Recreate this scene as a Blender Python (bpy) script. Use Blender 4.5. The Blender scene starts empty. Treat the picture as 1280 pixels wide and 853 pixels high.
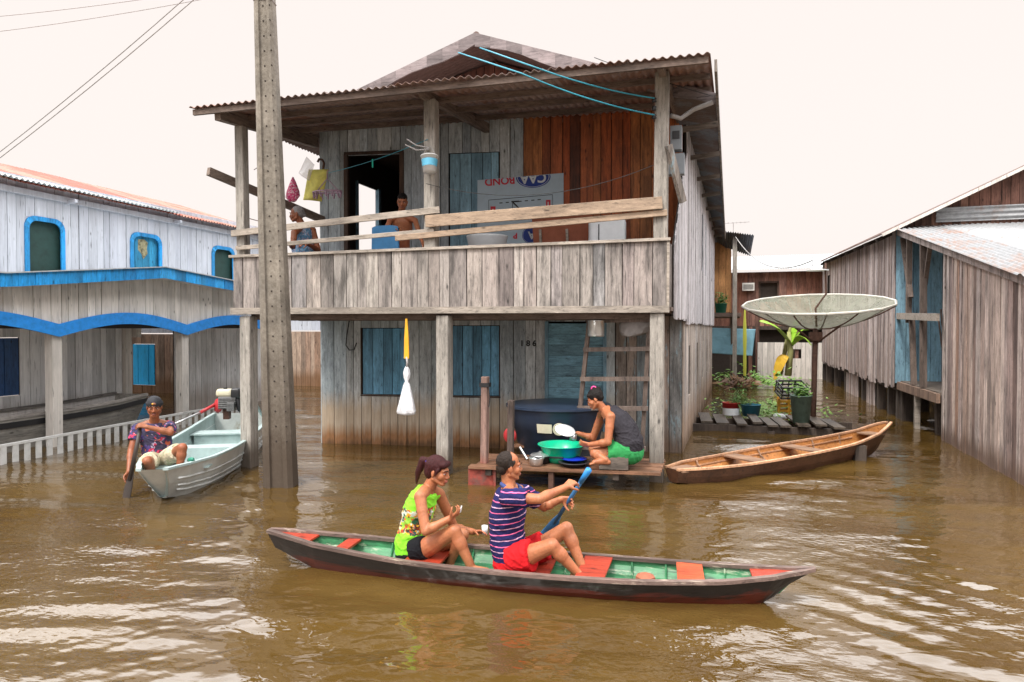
import bpy, bmesh, math, random
import numpy as np
from mathutils import Vector as V, Matrix, Quaternion, noise as mn
R=math.radians
sc=bpy.context.scene
COL=sc.collection
rnd=random.Random(7)
# ---------------- camera description (also used to turn survey points into metres)
CAMH=1.9; YAW=R(17.3); PIT=R(-1.1); FPX=853.33
_f=V((-math.sin(YAW)*math.cos(PIT),math.cos(YAW)*math.cos(PIT),math.sin(PIT)))
_r=V((math.cos(YAW),math.sin(YAW),0)); _u=_r.cross(_f)
def ray(px,py): return _f+_r*((px-640)/FPX)-_u*((py-426.5)/FPX)
def aY(px,py,Y):
    d=ray(px,py); t=Y/d.y; return V((t*d.x,Y,CAMH+t*d.z))
def aX(px,py,X):
    d=ray(px,py); t=X/d.x; return V((X,t*d.y,CAMH+t*d.z))
def aZ(px,py,Z=0.):
    d=ray(px,py); t=(Z-CAMH)/d.z; return V((t*d.x,t*d.y,Z))
# ---------------- tagging
def tag(o,label=None,cat=None,group=None,kind=None):
    if label: o['label']=label
    if cat: o['category']=cat
    if group: o['group']=group
    if kind: o['kind']=kind
    return o
def empty(name,loc,label=None,cat=None,group=None):
    o=bpy.data.objects.new(name,None); COL.objects.link(o); o.location=loc
    o.empty_display_size=.2
    return tag(o,label,cat,group)
def absloc(o):
    v=V(o.location)
    while o.parent: o=o.parent; v+=V(o.location)
    return v
# ---------------- mesh builder
class MB:
    def __init__(s): s.v=[]; s.f=[]; s.dark=set()
    def add(s,vs,fs):
        n=len(s.v); s.v+= [V(p) for p in vs]; s.f+=[[i+n for i in q] for q in fs]
    def hexa(s,p):  # 8 pts bottom 4 (ccw), top 4
        s.add(p,[(3,2,1,0),(4,5,6,7),(0,1,5,4),(1,2,6,5),(2,3,7,6),(3,0,4,7)])
    def box(s,c,sz,rz=0,rot=None):
        M=rot if rot is not None else Matrix.Rotation(rz,3,'Z')
        c=V(c); a,b,h=[q/2 for q in sz]
        s.hexa([c+M@V(q) for q in((-a,-b,-h),(a,-b,-h),(a,b,-h),(-a,b,-h),(-a,-b,h),(a,-b,h),(a,b,h),(-a,b,h))])
    def bar(s,a,b,w,h,up=(0,0,1)):   # rectangular bar a->b, w sideways, h along up
        a=V(a);b=V(b);d=(b-a).normalized();up=V(up)
        if abs(d.dot(up))>.98: up=V((0,1,0)) if abs(d.y)<.9 else V((1,0,0))
        sd=d.cross(up).normalized(); uu=sd.cross(d)
        x=sd*w/2;y=uu*h/2
        s.hexa([a-x-y,a+x-y,b+x-y,b-x-y,a-x+y,a+x+y,b+x+y,b-x+y])
    def loft(s,rings,closed=True,caps=True):
        n0=len(s.v);m=len(rings[0])
        for r in rings: s.v+=[V(p) for p in r]
        for i in range(len(rings)-1):
            for j in range(m if closed else m-1):
                k=(j+1)%m
                s.f.append([n0+i*m+j,n0+i*m+k,n0+(i+1)*m+k,n0+(i+1)*m+j])
        if caps:
            s.f.append([n0+j for j in range(m)][::-1]); s.f.append([n0+(len(rings)-1)*m+j for j in range(m)])
    def tube(s,pts,r,n=8,flat=False):
        pts=[V(p) for p in pts]; rr=r if isinstance(r,(list,tuple)) else [r]*len(pts)
        rings=[];ref=None
        for i,p in enumerate(pts):
            d=(pts[min(i+1,len(pts)-1)]-pts[max(i-1,0)])
            d=d.normalized() if d.length>1e-9 else V((0,0,1))
            if ref is None: ref=V((0,0,1)) if abs(d.z)<.9 else V((1,0,0))
            x=(ref-d*ref.dot(d)); x=x.normalized() if x.length>1e-6 else d.orthogonal().normalized(); y=d.cross(x); ref=x
            rings.append([p+(x*math.cos(a)+y*math.sin(a))*rr[i] for a in [2*math.pi*j/n for j in range(n)]])
        s.loft(rings)
    def capsule(s,a,b,r1,r2,n=14):
        a=V(a);b=V(b);d=(b-a);L=d.length
        d=d.normalized() if L>1e-6 else V((0,0,1))
        pts=[];rr=[]
        for t in(-.98,-.8,-.5,0): pts.append(a+d*r1*t); rr.append(r1*math.sqrt(1-t*t))
        for t in(0,.5,.8,.98): pts.append(b+d*r2*t); rr.append(r2*math.sqrt(1-t*t))
        x=d.orthogonal().normalized();y=d.cross(x)
        s.loft([[p+(x*math.cos(q)+y*math.sin(q))*r for q in [2*math.pi*j/n for j in range(n)]] for p,r in zip(pts,rr)])
    def ell(s,c,rad,ax=None,n=16,m=9):
        c=V(c); X,Y,Z=ax if ax else (V((1,0,0)),V((0,1,0)),V((0,0,1)))
        rings=[]
        for i in range(m+1):
            t=math.pi*(i+.15)/(m+.3); cz=-math.cos(t);rz=math.sin(t)
            rings.append([c+X*rad[0]*rz*math.cos(q)+Y*rad[1]*rz*math.sin(q)+Z*rad[2]*cz for q in [2*math.pi*j/n for j in range(n)]])
        s.loft(rings)
    def lathe(s,c,prof,n=24,ax=(0,0,1),caps=False):
        c=V(c);ax=V(ax).normalized();x=ax.orthogonal().normalized();y=ax.cross(x)
        s.loft([[c+ax*z+(x*math.cos(q)+y*math.sin(q))*r for q in [2*math.pi*j/n for j in range(n)]] for r,z in prof],caps=caps)
    def mesh(s,name,off):
        me=bpy.data.meshes.new(name)
        me.from_pydata([tuple(p-off) for p in s.v],[],s.f)
        if s.dark and len(me.polygons)==len(s.f): me.polygons.foreach_set('material_index',[1 if i in s.dark else 0 for i in range(len(s.f))])
        me.validate(); me.update()
        return me
    def build(s,name,mat,parent=None,smooth=False,label=None,bevel=0,fixn=True):
        if parent is None:
            xs=[p.x for p in s.v];ys=[p.y for p in s.v];zs=[p.z for p in s.v]
            off=V(((min(xs)+max(xs))/2,(min(ys)+max(ys))/2,min(zs)))
        else: off=absloc(parent)
        me=s.mesh(name,off)
        if fixn:
            bm=bmesh.new();bm.from_mesh(me);bmesh.ops.recalc_face_normals(bm,faces=bm.faces);bm.to_mesh(me);bm.free()
        if smooth: me.polygons.foreach_set('use_smooth',[True]*len(me.polygons))
        me.materials.append(mat)
        if s.dark: me.materials.append(SEAM)
        o=bpy.data.objects.new(name,me);COL.objects.link(o)
        if parent is not None: o.parent=parent
        else: o.location=off
        if label:o['label']=label
        if bevel:
            b=o.modifiers.new('bevel','BEVEL');b.width=bevel;b.segments=1;b.limit_method='ANGLE'
        return o
def smooth_by_angle(o,ang=35):
    me=o.data; me.polygons.foreach_set('use_smooth',[True]*len(me.polygons))
    try: me.set_sharp_from_angle(angle=R(ang))
    except Exception: pass
# ---------------- materials
class NT:
    def __init__(s,name):
        m=bpy.data.materials.new(name);m.use_nodes=True;s.m=m;s.t=m.node_tree;s.n=s.t.nodes;s.l=s.t.links
        s.b=s.n['Principled BSDF']
    def nd(s,t,**k):
        n=s.n.new(t)
        for a,b in k.items(): setattr(n,a,b)
        return n
    def ln(s,a,b): s.l.new(a,b)
    def mix(s,mode,fac,a,b):
        n=s.nd('ShaderNodeMix',data_type='RGBA',blend_type=mode)
        for sock,v in((n.inputs[0],fac),(n.inputs[6],a),(n.inputs[7],b)):
            if hasattr(v,'is_linked') or hasattr(v,'links'): s.ln(v,sock)
            elif isinstance(v,(int,float)): sock.default_value=v
            else: sock.default_value=(*v,1) if len(v)==3 else v
        return n.outputs[2]
    def math(s,op,a,b=None,c=None,clamp=False):
        n=s.nd('ShaderNodeMath',operation=op,use_clamp=clamp)
        for i,v in enumerate((a,b,c)):
            if v is None: continue
            if hasattr(v,'links'): s.ln(v,n.inputs[i])
            else: n.inputs[i].default_value=v
        return n.outputs[0]
    def noise(s,vec,scale,detail=4,rough=.55,dist=0):
        n=s.nd('ShaderNodeTexNoise');n.inputs['Scale'].default_value=scale;n.inputs['Detail'].default_value=detail
        n.inputs['Roughness'].default_value=rough;n.inputs['Distortion'].default_value=dist
        if vec is not None: s.ln(vec,n.inputs['Vector'])
        return n.outputs['Fac']
    def ramp(s,fac,stops,interp='LINEAR'):
        n=s.nd('ShaderNodeValToRGB');n.color_ramp.interpolation=interp
        e=n.color_ramp.elements
        while len(e)>1:e.remove(e[-1])
        e[0].position=stops[0][0];c=stops[0][1];e[0].color=(*c,1) if not isinstance(c,(int,float)) else (c,c,c,1)
        for p,c in stops[1:]:
            q=e.new(p);q.color=(*c,1) if not isinstance(c,(int,float)) else (c,c,c,1)
        s.ln(fac,n.inputs[0]);return n.outputs[0]
    def bump(s,h,st=.3,dist=.01):
        n=s.nd('ShaderNodeBump');n.inputs['Strength'].default_value=st;n.inputs['Distance'].default_value=dist
        s.ln(h,n.inputs['Height']);s.ln(n.outputs[0],s.b.inputs['Normal'])
def srgb(r,g,b):
    f=lambda c:(c/255/12.92 if c/255<=.04045 else ((c/255+.055)/1.055)**2.4)
    return (f(r),f(g),f(b))
MATS={}
def wood(name,cols,axis='z',rough=.85,grain=.55,weather=.5,stains=(),paint=None,bump=.35,gs=1.0,wet=None,flake=True,vary=.30):
    """weathered planks: colour per plank, grain along axis, blotches, flood-water tide marks"""
    N=NT(name)
    geo=N.nd('ShaderNodeNewGeometry')
    ri=geo.outputs['Random Per Island']
    base=N.ramp(ri,[(i/max(1,len(cols)-1),c) for i,c in enumerate(cols)])
    off=N.nd('ShaderNodeCombineXYZ');k=N.math('MULTIPLY',ri,37.)
    N.ln(k,off.inputs[0]);N.ln(k,off.inputs[1]);N.ln(k,off.inputs[2])
    ad=N.nd('ShaderNodeVectorMath',operation='ADD');N.ln(geo.outputs['Position'],ad.inputs[0]);N.ln(off.outputs[0],ad.inputs[1])
    mp=N.nd('ShaderNodeMapping');S={'z':(18,18,.8),'x':(.8,18,18),'y':(18,.8,18)}[axis]
    mp.inputs['Scale'].default_value=[q*gs for q in S];N.ln(ad.outputs[0],mp.inputs[0])
    g=N.noise(mp.outputs[0],1.6,8,.7,.4)
    gv=N.ramp(g,[(.3,1-grain),(.5,.95),(.7,1.12)])
    c=N.mix('MULTIPLY',1.,base,gv)
    mp2=N.nd('ShaderNodeMapping');S={'z':(5,5,1.1),'x':(1.1,5,5),'y':(5,1.1,5)}[axis];mp2.inputs['Scale'].default_value=S
    N.ln(ad.outputs[0],mp2.inputs[0])
    w=N.noise(mp2.outputs[0],1.1,5,.6)
    wv=N.ramp(w,[(.36,1-weather),(.52,1.),(.75,1.1)])
    c=N.mix('MULTIPLY',1.,c,wv)
    fl=N.noise(mp2.outputs[0],5.5,10,.82,.3)
    c=N.mix('MULTIPLY',1.,c,N.ramp(fl,[(.36,.40),(.46,.88),(.56,1.0),(.66,1.42)]) if flake else (1,1,1))
    sp_=N.noise(mp.outputs[0],3.4,3,.5,.2)
    c=N.mix('MULTIPLY',1.,c,N.ramp(sp_,[(.30,.35),(.36,1.)]))
    kn=N.nd('ShaderNodeTexVoronoi');kn.inputs['Scale'].default_value=1.0;mk=N.nd('ShaderNodeMapping');S={'z':(5,5,2.2),'x':(2.2,5,5),'y':(5,2.2,5)}[axis];mk.inputs['Scale'].default_value=S
    N.ln(ad.outputs[0],mk.inputs[0]);N.ln(mk.outputs[0],kn.inputs['Vector'])
    c=N.mix('MULTIPLY',1.,c,N.ramp(kn.outputs['Distance'],[(.04,.28),(.075,.75),(.11,1.)]))
    hs_=N.math('FRACT',N.math('MULTIPLY',ri,17.31))
    c=N.mix('MULTIPLY',1.,c,N.ramp(hs_,[(0,1-vary),(.5,1.),(1.,1+vary*.45)]))
    if paint:   # (colour, amount) old paint still on the boards
        pn=N.noise(mp2.outputs[0],2.3,8,.75)
        pf=N.ramp(pn,[(paint[1]-.04,0),(paint[1]+.04,1)])
        c=N.mix('MIX',N.math('MULTIPLY',pf,paint[2] if len(paint)>2 else .8),c,paint[0])
    if stains:
        sp=N.nd('ShaderNodeSeparateXYZ');N.ln(geo.outputs['Position'],sp.inputs[0])
        n1=N.noise(mp.outputs[0],.9,3,.6)
        z=N.math('ADD',sp.outputs[2],N.math('MULTIPLY',N.math('SUBTRACT',n1,.5),.35))
        z=N.math('ADD',z,N.math('MULTIPLY',N.math('SUBTRACT',ri,.5),.08))
        for (zh,soft,colr,st) in stains:
            f=N.nd('ShaderNodeMapRange');f.inputs[1].default_value=zh-soft;f.inputs[2].default_value=zh+soft
            f.inputs[3].default_value=st;f.inputs[4].default_value=0;N.ln(z,f.inputs[0])
            c=N.mix('MIX',f.outputs[0],c,N.mix('MULTIPLY',1.,colr,gv))
    N.ln(c,N.b.inputs['Base Color']);N.b.inputs['Roughness'].default_value=rough
    N.bump(g,bump,.008)
    MATS[name]=N.m;return N.m
def plain(name,col,rough=.5,metal=0,var=.12,scale=8,bump=0,spec=.5,dirt=None):
    N=NT(name)
    geo=N.nd('ShaderNodeNewGeometry')
    n=N.noise(geo.outputs['Position'],scale,6,.65)
    c=N.mix('MULTIPLY',1.,col,N.ramp(n,[(.3,1-var*1.6),(.5,1.),(.7,1+var)]))
    if dirt:
        n2=N.noise(geo.outputs['Position'],scale*.45,8,.75)
        c=N.mix('MIX',N.ramp(n2,[(dirt[1]-.07,0),(dirt[1]+.07,.8)]),c,dirt[0])
    N.ln(c,N.b.inputs['Base Color']);N.b.inputs['Roughness'].default_value=rough;N.b.inputs['Metallic'].default_value=metal
    N.b.inputs['Specular IOR Level'].default_value=spec
    if bump:N.bump(n,bump,.01)
    MATS[name]=N.m;return N.m
def metal_sheet(name,cols,rust=None,rough=.55,met=.35,thr=.55):
    N=NT(name)
    geo=N.nd('ShaderNodeNewGeometry');ri=geo.outputs['Random Per Island']
    c=N.ramp(ri,[(i/max(1,len(cols)-1),q) for i,q in enumerate(cols)])
    n=N.noise(geo.outputs['Position'],1.7,8,.7)
    n3=N.noise(geo.outputs['Position'],14,5,.7)
    c=N.mix('MULTIPLY',1.,c,N.ramp(n3,[(.3,.75),(.6,1.08)]))
    if rust:
        m=N.math('ADD',n,N.math('MULTIPLY',N.math('SUBTRACT',ri,.5),.25))
        c=N.mix('MIX',N.ramp(m,[(thr-.08,0),(thr+.08,.85)]),c,rust)
    N.ln(c,N.b.inputs['Base Color']);N.b.inputs['Roughness'].default_value=rough;N.b.inputs['Metallic'].default_value=met
    MATS[name]=N.m;return N.m
SEAM=plain('dark plank seam',(.03,.022,.018),.95)
ST_HI=(.30,.20,.13);ST_LO=(.20,.085,.03);WETK=(.05,.035,.022)
W_lower=wood('pale blue boards low',[(.46,.52,.54),(.55,.59,.60),(.42,.49,.53),(.57,.57,.55)],stains=((.75,.16,(.44,.33,.22),.85),(.25,.10,(.24,.10,.03),.9),(.05,.04,(.10,.05,.02),.9)),weather=.3,grain=.3)
W_upper=wood('pale blue boards high',[(.40,.46,.51),(.48,.53,.56),(.43,.48,.51),(.50,.53,.54)],weather=.3,grain=.25)
W_red=wood('dark red boards',[(.50,.13,.03),(.36,.075,.02),(.62,.23,.07),(.20,.05,.02),(.46,.12,.035)],rough=.6,grain=.55,weather=.5,gs=.8)
W_para=wood('grey parapet boards',[(.33,.28,.25),(.44,.40,.36),(.24,.205,.19),(.50,.45,.40),(.36,.31,.285),(.42,.40,.39),(.29,.24,.225),(.46,.40,.35)],weather=.6,grain=.65,gs=1.1)
W_sideU=wood('washed lilac side boards',[(.62,.58,.59),(.72,.69,.71),(.50,.45,.45),(.66,.64,.66)],weather=.35,grain=.4,paint=((.65,.63,.66),.56,.7))
W_sideL=wood('tan side boards',[(.52,.43,.36),(.64,.55,.48),(.44,.36,.30),(.58,.53,.50)],weather=.4,grain=.45,stains=((.55,.2,(.34,.20,.11),.6),(.15,.1,(.14,.08,.04),.8)))
W_corner=wood('patched corner boards',[(.24,.18,.15),(.34,.27,.22),(.22,.27,.29)],weather=.5,grain=.6,stains=((.2,.12,(.12,.07,.04),.8),),paint=((.25,.40,.46),.60,.6))
W_post=wood('grey post timber',[(.40,.36,.31),(.46,.42,.37)],weather=.35,grain=.4,stains=((.30,.12,(.10,.075,.055),.85),))
W_rail=wood('bare rail timber',[(.50,.43,.36),(.45,.39,.33),(.55,.47,.39)],axis='x',weather=.3,grain=.35)
W_railnew=wood('new rail timber',[(.48,.34,.23),(.52,.38,.27)],axis='x',weather=.3,grain=.35)
W_beam=wood('dusty beam timber',[(.28,.19,.155),(.22,.16,.13),(.34,.24,.19)],axis='x',weather=.4,grain=.4)
W_beamy=wood('light beam timber',[(.33,.25,.20),(.28,.21,.17)],axis='y',weather=.4,grain=.4)
W_gable=wood('dark gable boards',[(.15,.055,.035),(.22,.09,.06),(.10,.045,.035),(.26,.15,.12)],weather=.5,grain=.5)
W_blue=wood('faded blue paint boards',[(.24,.44,.57),(.28,.49,.62),(.21,.40,.53)],weather=.3,grain=.25,rough=.6)
W_blue2=wood('blue shutter boards',[(.14,.38,.58),(.17,.42,.63),(.12,.34,.52)],weather=.35,grain=.25,rough=.6)
W_bluex=wood('faded blue door boards',[(.20,.42,.53),(.24,.46,.57),(.18,.37,.48)],axis='x',weather=.35,grain=.3,rough=.6)
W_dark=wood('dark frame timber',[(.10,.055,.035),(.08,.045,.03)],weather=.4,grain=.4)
W_white=wood('white painted boards',[(.50,.53,.60),(.57,.60,.66),(.53,.56,.62)],weather=.10,grain=.10,flake=False,vary=.08)
W_cream=wood('grey cream boards',[(.66,.61,.56),(.76,.71,.65),(.60,.56,.51)],weather=.2,grain=.2,flake=False,vary=.14)
W_arch=wood('pale arcade boards',[(.70,.69,.69),(.80,.79,.78),(.74,.73,.72)],weather=.2,grain=.2,flake=False,stains=((.5,.2,(.25,.17,.11),.6),))  # pale boards of the arcade, browner near the water
P_bblue=wood('bright blue paint',[(.015,.30,.72),(.02,.35,.80),(.04,.38,.80)],weather=.3,grain=.15,rough=.45)
P_navy=wood('deep blue paint',[(.02,.075,.22),(.025,.09,.25)],weather=.2,grain=.15,rough=.5)
W_brown=wood('warm brown planks',[(.30,.18,.12),(.40,.27,.19),(.34,.22,.16),(.44,.33,.25)],weather=.4,grain=.45,stains=((.45,.15,(.17,.08,.03),.8),))
W_rh=wood('weathered right house boards',[(.55,.43,.37),(.36,.25,.20),(.66,.55,.49),(.26,.17,.14),(.60,.52,.48),(.52,.31,.21),(.21,.13,.11),(.48,.39,.36)],weather=.5,grain=.6,stains=((.22,.12,(.13,.075,.05),.85),))
W_rhfar=wood('weathered side boards',[(.50,.42,.39),(.35,.26,.23),(.60,.51,.48),(.29,.21,.18),(.55,.48,.46)],weather=.45,grain=.55)
W_rhg=wood('reddish gable boards',[(.20,.10,.075),(.28,.13,.09),(.15,.08,.065),(.32,.17,.12)],weather=.5,grain=.5)
W_far=wood('red brown far boards',[(.30,.13,.085),(.24,.10,.065),(.38,.20,.14),(.20,.10,.08)],weather=.5,grain=.5)
W_orange=wood('fresh orange boards',[(.55,.27,.10),(.60,.31,.13),(.50,.23,.085)],weather=.25,grain=.25)
W_stilt=wood('dark stilt timber',[(.07,.05,.04),(.12,.09,.07),(.09,.065,.05),(.17,.13,.10)],weather=.4,grain=.5)
W_deck=wood('mossy deck boards',[(.055,.06,.035),(.08,.075,.055),(.15,.11,.08),(.06,.065,.05)],axis='y',weather=.5,grain=.5,rough=.6)
W_wetdeck=wood('wet landing boards',[(.26,.12,.07),(.33,.17,.10),(.22,.10,.06)],axis='x',weather=.5,grain=.45,rough=.35)
W_step=wood('old grey block',[(.20,.16,.13)],axis='x',weather=.4,grain=.5)
W_ladder=wood('ladder timber',[(.16,.105,.08),(.24,.18,.15),(.12,.08,.065)],weather=.4,grain=.5)
C_org=wood('orange canoe timber',[(.52,.20,.055),(.60,.26,.075)],axis='y',weather=.35,grain=.25,rough=.5,gs=.5)
C_orgout=wood('orange canoe hull',[(.13,.055,.028)],axis='y',weather=.4,grain=.3,rough=.5,gs=.5)
C_orgrim=wood('orange canoe rim',[(.62,.34,.19)],axis='y',weather=.3,grain=.3,rough=.6)
C_thw=wood('canoe thwart timber',[(.42,.24,.14),(.36,.21,.13)],axis='x',weather=.35,grain=.4)
C_green=wood('peeling green paint',[(.07,.33,.14),(.06,.29,.12)],axis='x',weather=.4,grain=.25,rough=.5,paint=((.38,.42,.30),.58,.8),gs=.6)
C_hull=wood('dark canoe hull',[(.020,.014,.012)],axis='x',weather=.3,grain=.3,rough=.35,stains=((.06,.03,(.10,.015,.008),.9),))
C_rim=wood('worn canoe gunwale',[(.19,.12,.10),(.25,.17,.14)],axis='x',weather=.5,grain=.5,rough=.55,paint=((.42,.34,.27),.60,.8))
C_red=wood('red painted seat',[(.46,.045,.018),(.52,.055,.02)],axis='x',weather=.25,grain=.2,rough=.5,paint=((.55,.24,.16),.64,.7))
C_roof=metal_sheet('dark old roof sheet',[(.13,.085,.075),(.17,.115,.10),(.11,.08,.075)],(.13,.055,.035),met=.2,rough=.7)
C_roofu=metal_sheet('porch roof sheet',[(.33,.25,.23),(.40,.31,.29),(.27,.21,.20)],(.27,.14,.10),met=.0,rough=.75)
C_roofr=metal_sheet('red roof sheet',[(.27,.075,.048),(.32,.10,.065),(.22,.065,.045)],(.36,.19,.14),met=.1,rough=.6)
C_roofz=metal_sheet('zinc roof sheet',[(.25,.255,.26),(.33,.335,.34),(.19,.195,.20)],(.24,.12,.07),met=.2,rough=.6,thr=.64)
C_roofw=metal_sheet('white roof sheet',[(.40,.43,.44),(.47,.50,.51)],met=.1,rough=.5)
C_eave=metal_sheet('blue grey eave sheet',[(.16,.18,.21),(.12,.135,.16),(.20,.22,.25)],(.12,.08,.06),met=.3,rough=.6)
M_black=plain('black plastic',(.015,.015,.017),.4)
M_shade_soil=plain('painted room shade and soil',(.05,.038,.03),.9)  # dark colour stands in for unlit interior shade; also used for pot soil
M_conc=None
def concrete():
    N=NT('pole concrete');geo=N.nd('ShaderNodeNewGeometry')
    n=N.noise(geo.outputs['Position'],22,8,.7);n2=N.noise(geo.outputs['Position'],2.2,6,.65)
    c=N.mix('MULTIPLY',1.,N.ramp(n,[(.3,(.155,.13,.10)),(.7,(.30,.265,.22))]),N.ramp(n2,[(.32,.62),(.6,1.05)]))
    sp=N.nd('ShaderNodeSeparateXYZ');N.ln(geo.outputs['Position'],sp.inputs[0])
    z=N.math('ADD',sp.outputs[2],N.math('MULTIPLY',N.math('SUBTRACT',n2,.5),.9))
    f=N.nd('ShaderNodeMapRange');f.inputs[1].default_value=.3;f.inputs[2].default_value=2.3;f.inputs[3].default_value=.92;f.inputs[4].default_value=0;N.ln(z,f.inputs[0])
    c=N.mix('MIX',f.outputs[0],c,(.055,.036,.022))
    N.ln(c,N.b.inputs['Base Color']);N.b.inputs['Roughness'].default_value=.85;N.bump(n,.4,.01);return N.m
M_conc=concrete()
M_alu=plain('pale painted aluminium',(.58,.60,.58),.35,.25,.10,6,dirt=((.30,.24,.16),.68))
M_aluin=plain('aqua boat paint',(.36,.45,.44),.5,.1,.12,7,dirt=((.45,.47,.44),.66))
M_yel=plain('yellow boat number patch',(.50,.36,.09),.5,0,.3,20)
M_skin=plain('brown skin',(.40,.15,.065),.48,0,.10,25,spec=.35)
M_skin2=plain('dark brown skin',(.29,.095,.038),.5,0,.10,25,spec=.35)
M_skin3=plain('warm skin',(.45,.165,.070),.46,0,.10,25,spec=.35)
def skinmat(name,col):
    N=NT(name);geo=N.nd('ShaderNodeNewGeometry');P=geo.outputs['Position']
    n=N.noise(P,16,6,.65);n2=N.noise(P,70,4,.7);n3=N.noise(P,6,3,.5)
    c=N.mix('MULTIPLY',1.,col,N.ramp(n,[(.3,(.74,.70,.68)),(.5,(1,1,1)),(.7,(1.14,1.08,1.02))]))
    c=N.mix('MULTIPLY',1.,c,N.ramp(n2,[(.35,.86),(.6,1.04)]))
    c=N.mix('MIX',N.ramp(n3,[(.45,0),(.7,.35)]),c,(col[0]*1.05,col[1]*.72,col[2]*.7))
    N.ln(c,N.b.inputs['Base Color']);N.ln(N.ramp(n2,[(.3,.38),(.7,.58)]),N.b.inputs['Roughness'])
    N.b.inputs['Subsurface Weight'].default_value=.12;N.b.inputs['Subsurface Radius'].default_value=(.012,.005,.003);N.b.inputs['Subsurface Scale'].default_value=1.
    N.b.inputs['Specular IOR Level'].default_value=.4;N.bump(n2,.12,.004);return N.m
M_skin=skinmat('brown skin tone',(.36,.135,.062));M_skin2=skinmat('dark brown skin tone',(.26,.088,.038));M_skin3=skinmat('warm skin tone',(.385,.145,.066))
M_lip=plain('lip',(.30,.07,.05),.45);M_lip2=plain('lip tone',(.23,.065,.045),.5)
M_eyew=plain('eye white',(.65,.6,.55),.3);M_iris=plain('dark iris',(.012,.008,.006),.2)
def hairmat(name,col,col2):
    N=NT(name);geo=N.nd('ShaderNodeNewGeometry');mp=N.nd('ShaderNodeMapping');mp.inputs['Scale'].default_value=(60,60,14)
    N.ln(geo.outputs['Position'],mp.inputs[0]);n=N.noise(mp.outputs[0],3,5,.6)
    N.ln(N.ramp(n,[(.35,col),(.65,col2)]),N.b.inputs['Base Color']);N.b.inputs['Roughness'].default_value=.55;N.b.inputs['Specular IOR Level'].default_value=.22;N.bump(n,.8,.012);return N.m
H_blk=hairmat('black hair',(.008,.006,.005),(.014,.010,.009));H_red=hairmat('dyed wine hair',(.022,.005,.006),(.060,.012,.012))
H_dk=hairmat('short dark hair',(.010,.007,.005),(.035,.022,.016));H_gry=hairmat('grey hair',(.13,.12,.12),(.32,.30,.29))
def cloth(name,col,rough=.85,scale=9,b=.5):
    N=NT(name);geo=N.nd('ShaderNodeNewGeometry');n=N.noise(geo.outputs['Position'],scale,4,.5,.8)
    N.ln(N.mix('MULTIPLY',1.,col,N.ramp(n,[(.3,.8),(.7,1.12)])),N.b.inputs['Base Color']);N.b.inputs['Roughness'].default_value=rough
    N.b.inputs['Specular IOR Level'].default_value=.18
    N.bump(n,b,.03);return N.m
K_green=cloth('green shorts cloth',(.03,.24,.07));K_grey=cloth('charcoal vest cloth',(.033,.030,.036));K_red=cloth('red shorts cloth',(.50,.010,.014))
K_black=cloth('black cloth',(.006,.006,.008));K_cream=None
def striped():
    N=NT('navy striped jersey');geo=N.nd('ShaderNodeNewGeometry');sp=N.nd('ShaderNodeSeparateXYZ');N.ln(geo.outputs['Position'],sp.inputs[0])
    n=N.noise(geo.outputs['Position'],7,4,.5,.6)
    z=N.math('ADD',sp.outputs[2],N.math('MULTIPLY',n,.022));z=N.math('ADD',z,N.math('MULTIPLY',sp.outputs[0],-.10))
    k=N.math('FRACT',N.math('MULTIPLY',z,24.))
    f=N.math('LESS_THAN',k,.17)
    w=N.math('LESS_THAN',N.math('FRACT',N.math('MULTIPLY',z,12.)),.5)
    c=N.mix('MIX',f,(.016,.016,.075),N.mix('MIX',w,(.75,.14,.30),(.62,.35,.50)))
    N.ln(c,N.b.inputs['Base Color']);N.b.inputs['Roughness'].default_value=.85;N.b.inputs['Specular IOR Level'].default_value=.15;N.bump(n,.6,.03);return N.m
K_stripe=striped()
def patterned(name,stops,scale,z0=None,base=None,thr=.5,xlim=None,dist=.6):
    N=NT(name);geo=N.nd('ShaderNodeNewGeometry')
    n=N.noise(geo.outputs['Position'],scale,3,.6,dist)
    vo=N.nd('ShaderNodeTexVoronoi');vo.inputs['Scale'].default_value=scale*1.6;N.ln(geo.outputs['Position'],vo.inputs['Vector'])
    sp=N.nd('ShaderNodeSeparateColor');N.ln(vo.outputs['Color'],sp.inputs[0])
    v=N.math('ADD',N.math('MULTIPLY',n,.6),N.math('MULTIPLY',sp.outputs[0],.4))
    c=N.ramp(v,stops,'CONSTANT')
    fol=N.noise(geo.outputs['Position'],9,4,.5,.8)
    if base is not None:
        px=N.nd('ShaderNodeSeparateXYZ');N.ln(geo.outputs['Position'],px.inputs[0])
        z=N.math('ADD',px.outputs[2],N.math('MULTIPLY',N.math('SUBTRACT',n,.5),.10))
        f1=N.math('MULTIPLY',N.math('GREATER_THAN',z,z0[0]),N.math('LESS_THAN',z,z0[1]))
        if xlim: f1=N.math('MULTIPLY',f1,N.math('GREATER_THAN',px.outputs[0],xlim))
        c=N.mix('MIX',f1,base,c)
    c=N.mix('MULTIPLY',1.,c,N.ramp(fol,[(.3,.85),(.7,1.1)]))
    N.ln(c,N.b.inputs['Base Color']);N.b.inputs['Roughness'].default_value=.8;N.bump(fol,.5,.03);return N.m
K_lime=patterned('lime printed vest',[(0,(.02,.09,.04)),(.36,(.55,.60,.50)),(.43,(.75,.35,.02)),(.5,(.02,.06,.05)),(.56,(.60,.06,.02)),(.62,(.30,.62,.05))],14,(.30,.50),(.22,.66,.02))
K_tee=patterned('dark printed tee',[(0,(.03,.025,.06)),(.44,(.05,.03,.14)),(.52,(.02,.02,.04)),(.56,(.50,.02,.08)),(.61,(.35,.30,.40)),(.64,(.04,.03,.08)),(.7,(.45,.10,.05))],11)
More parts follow.
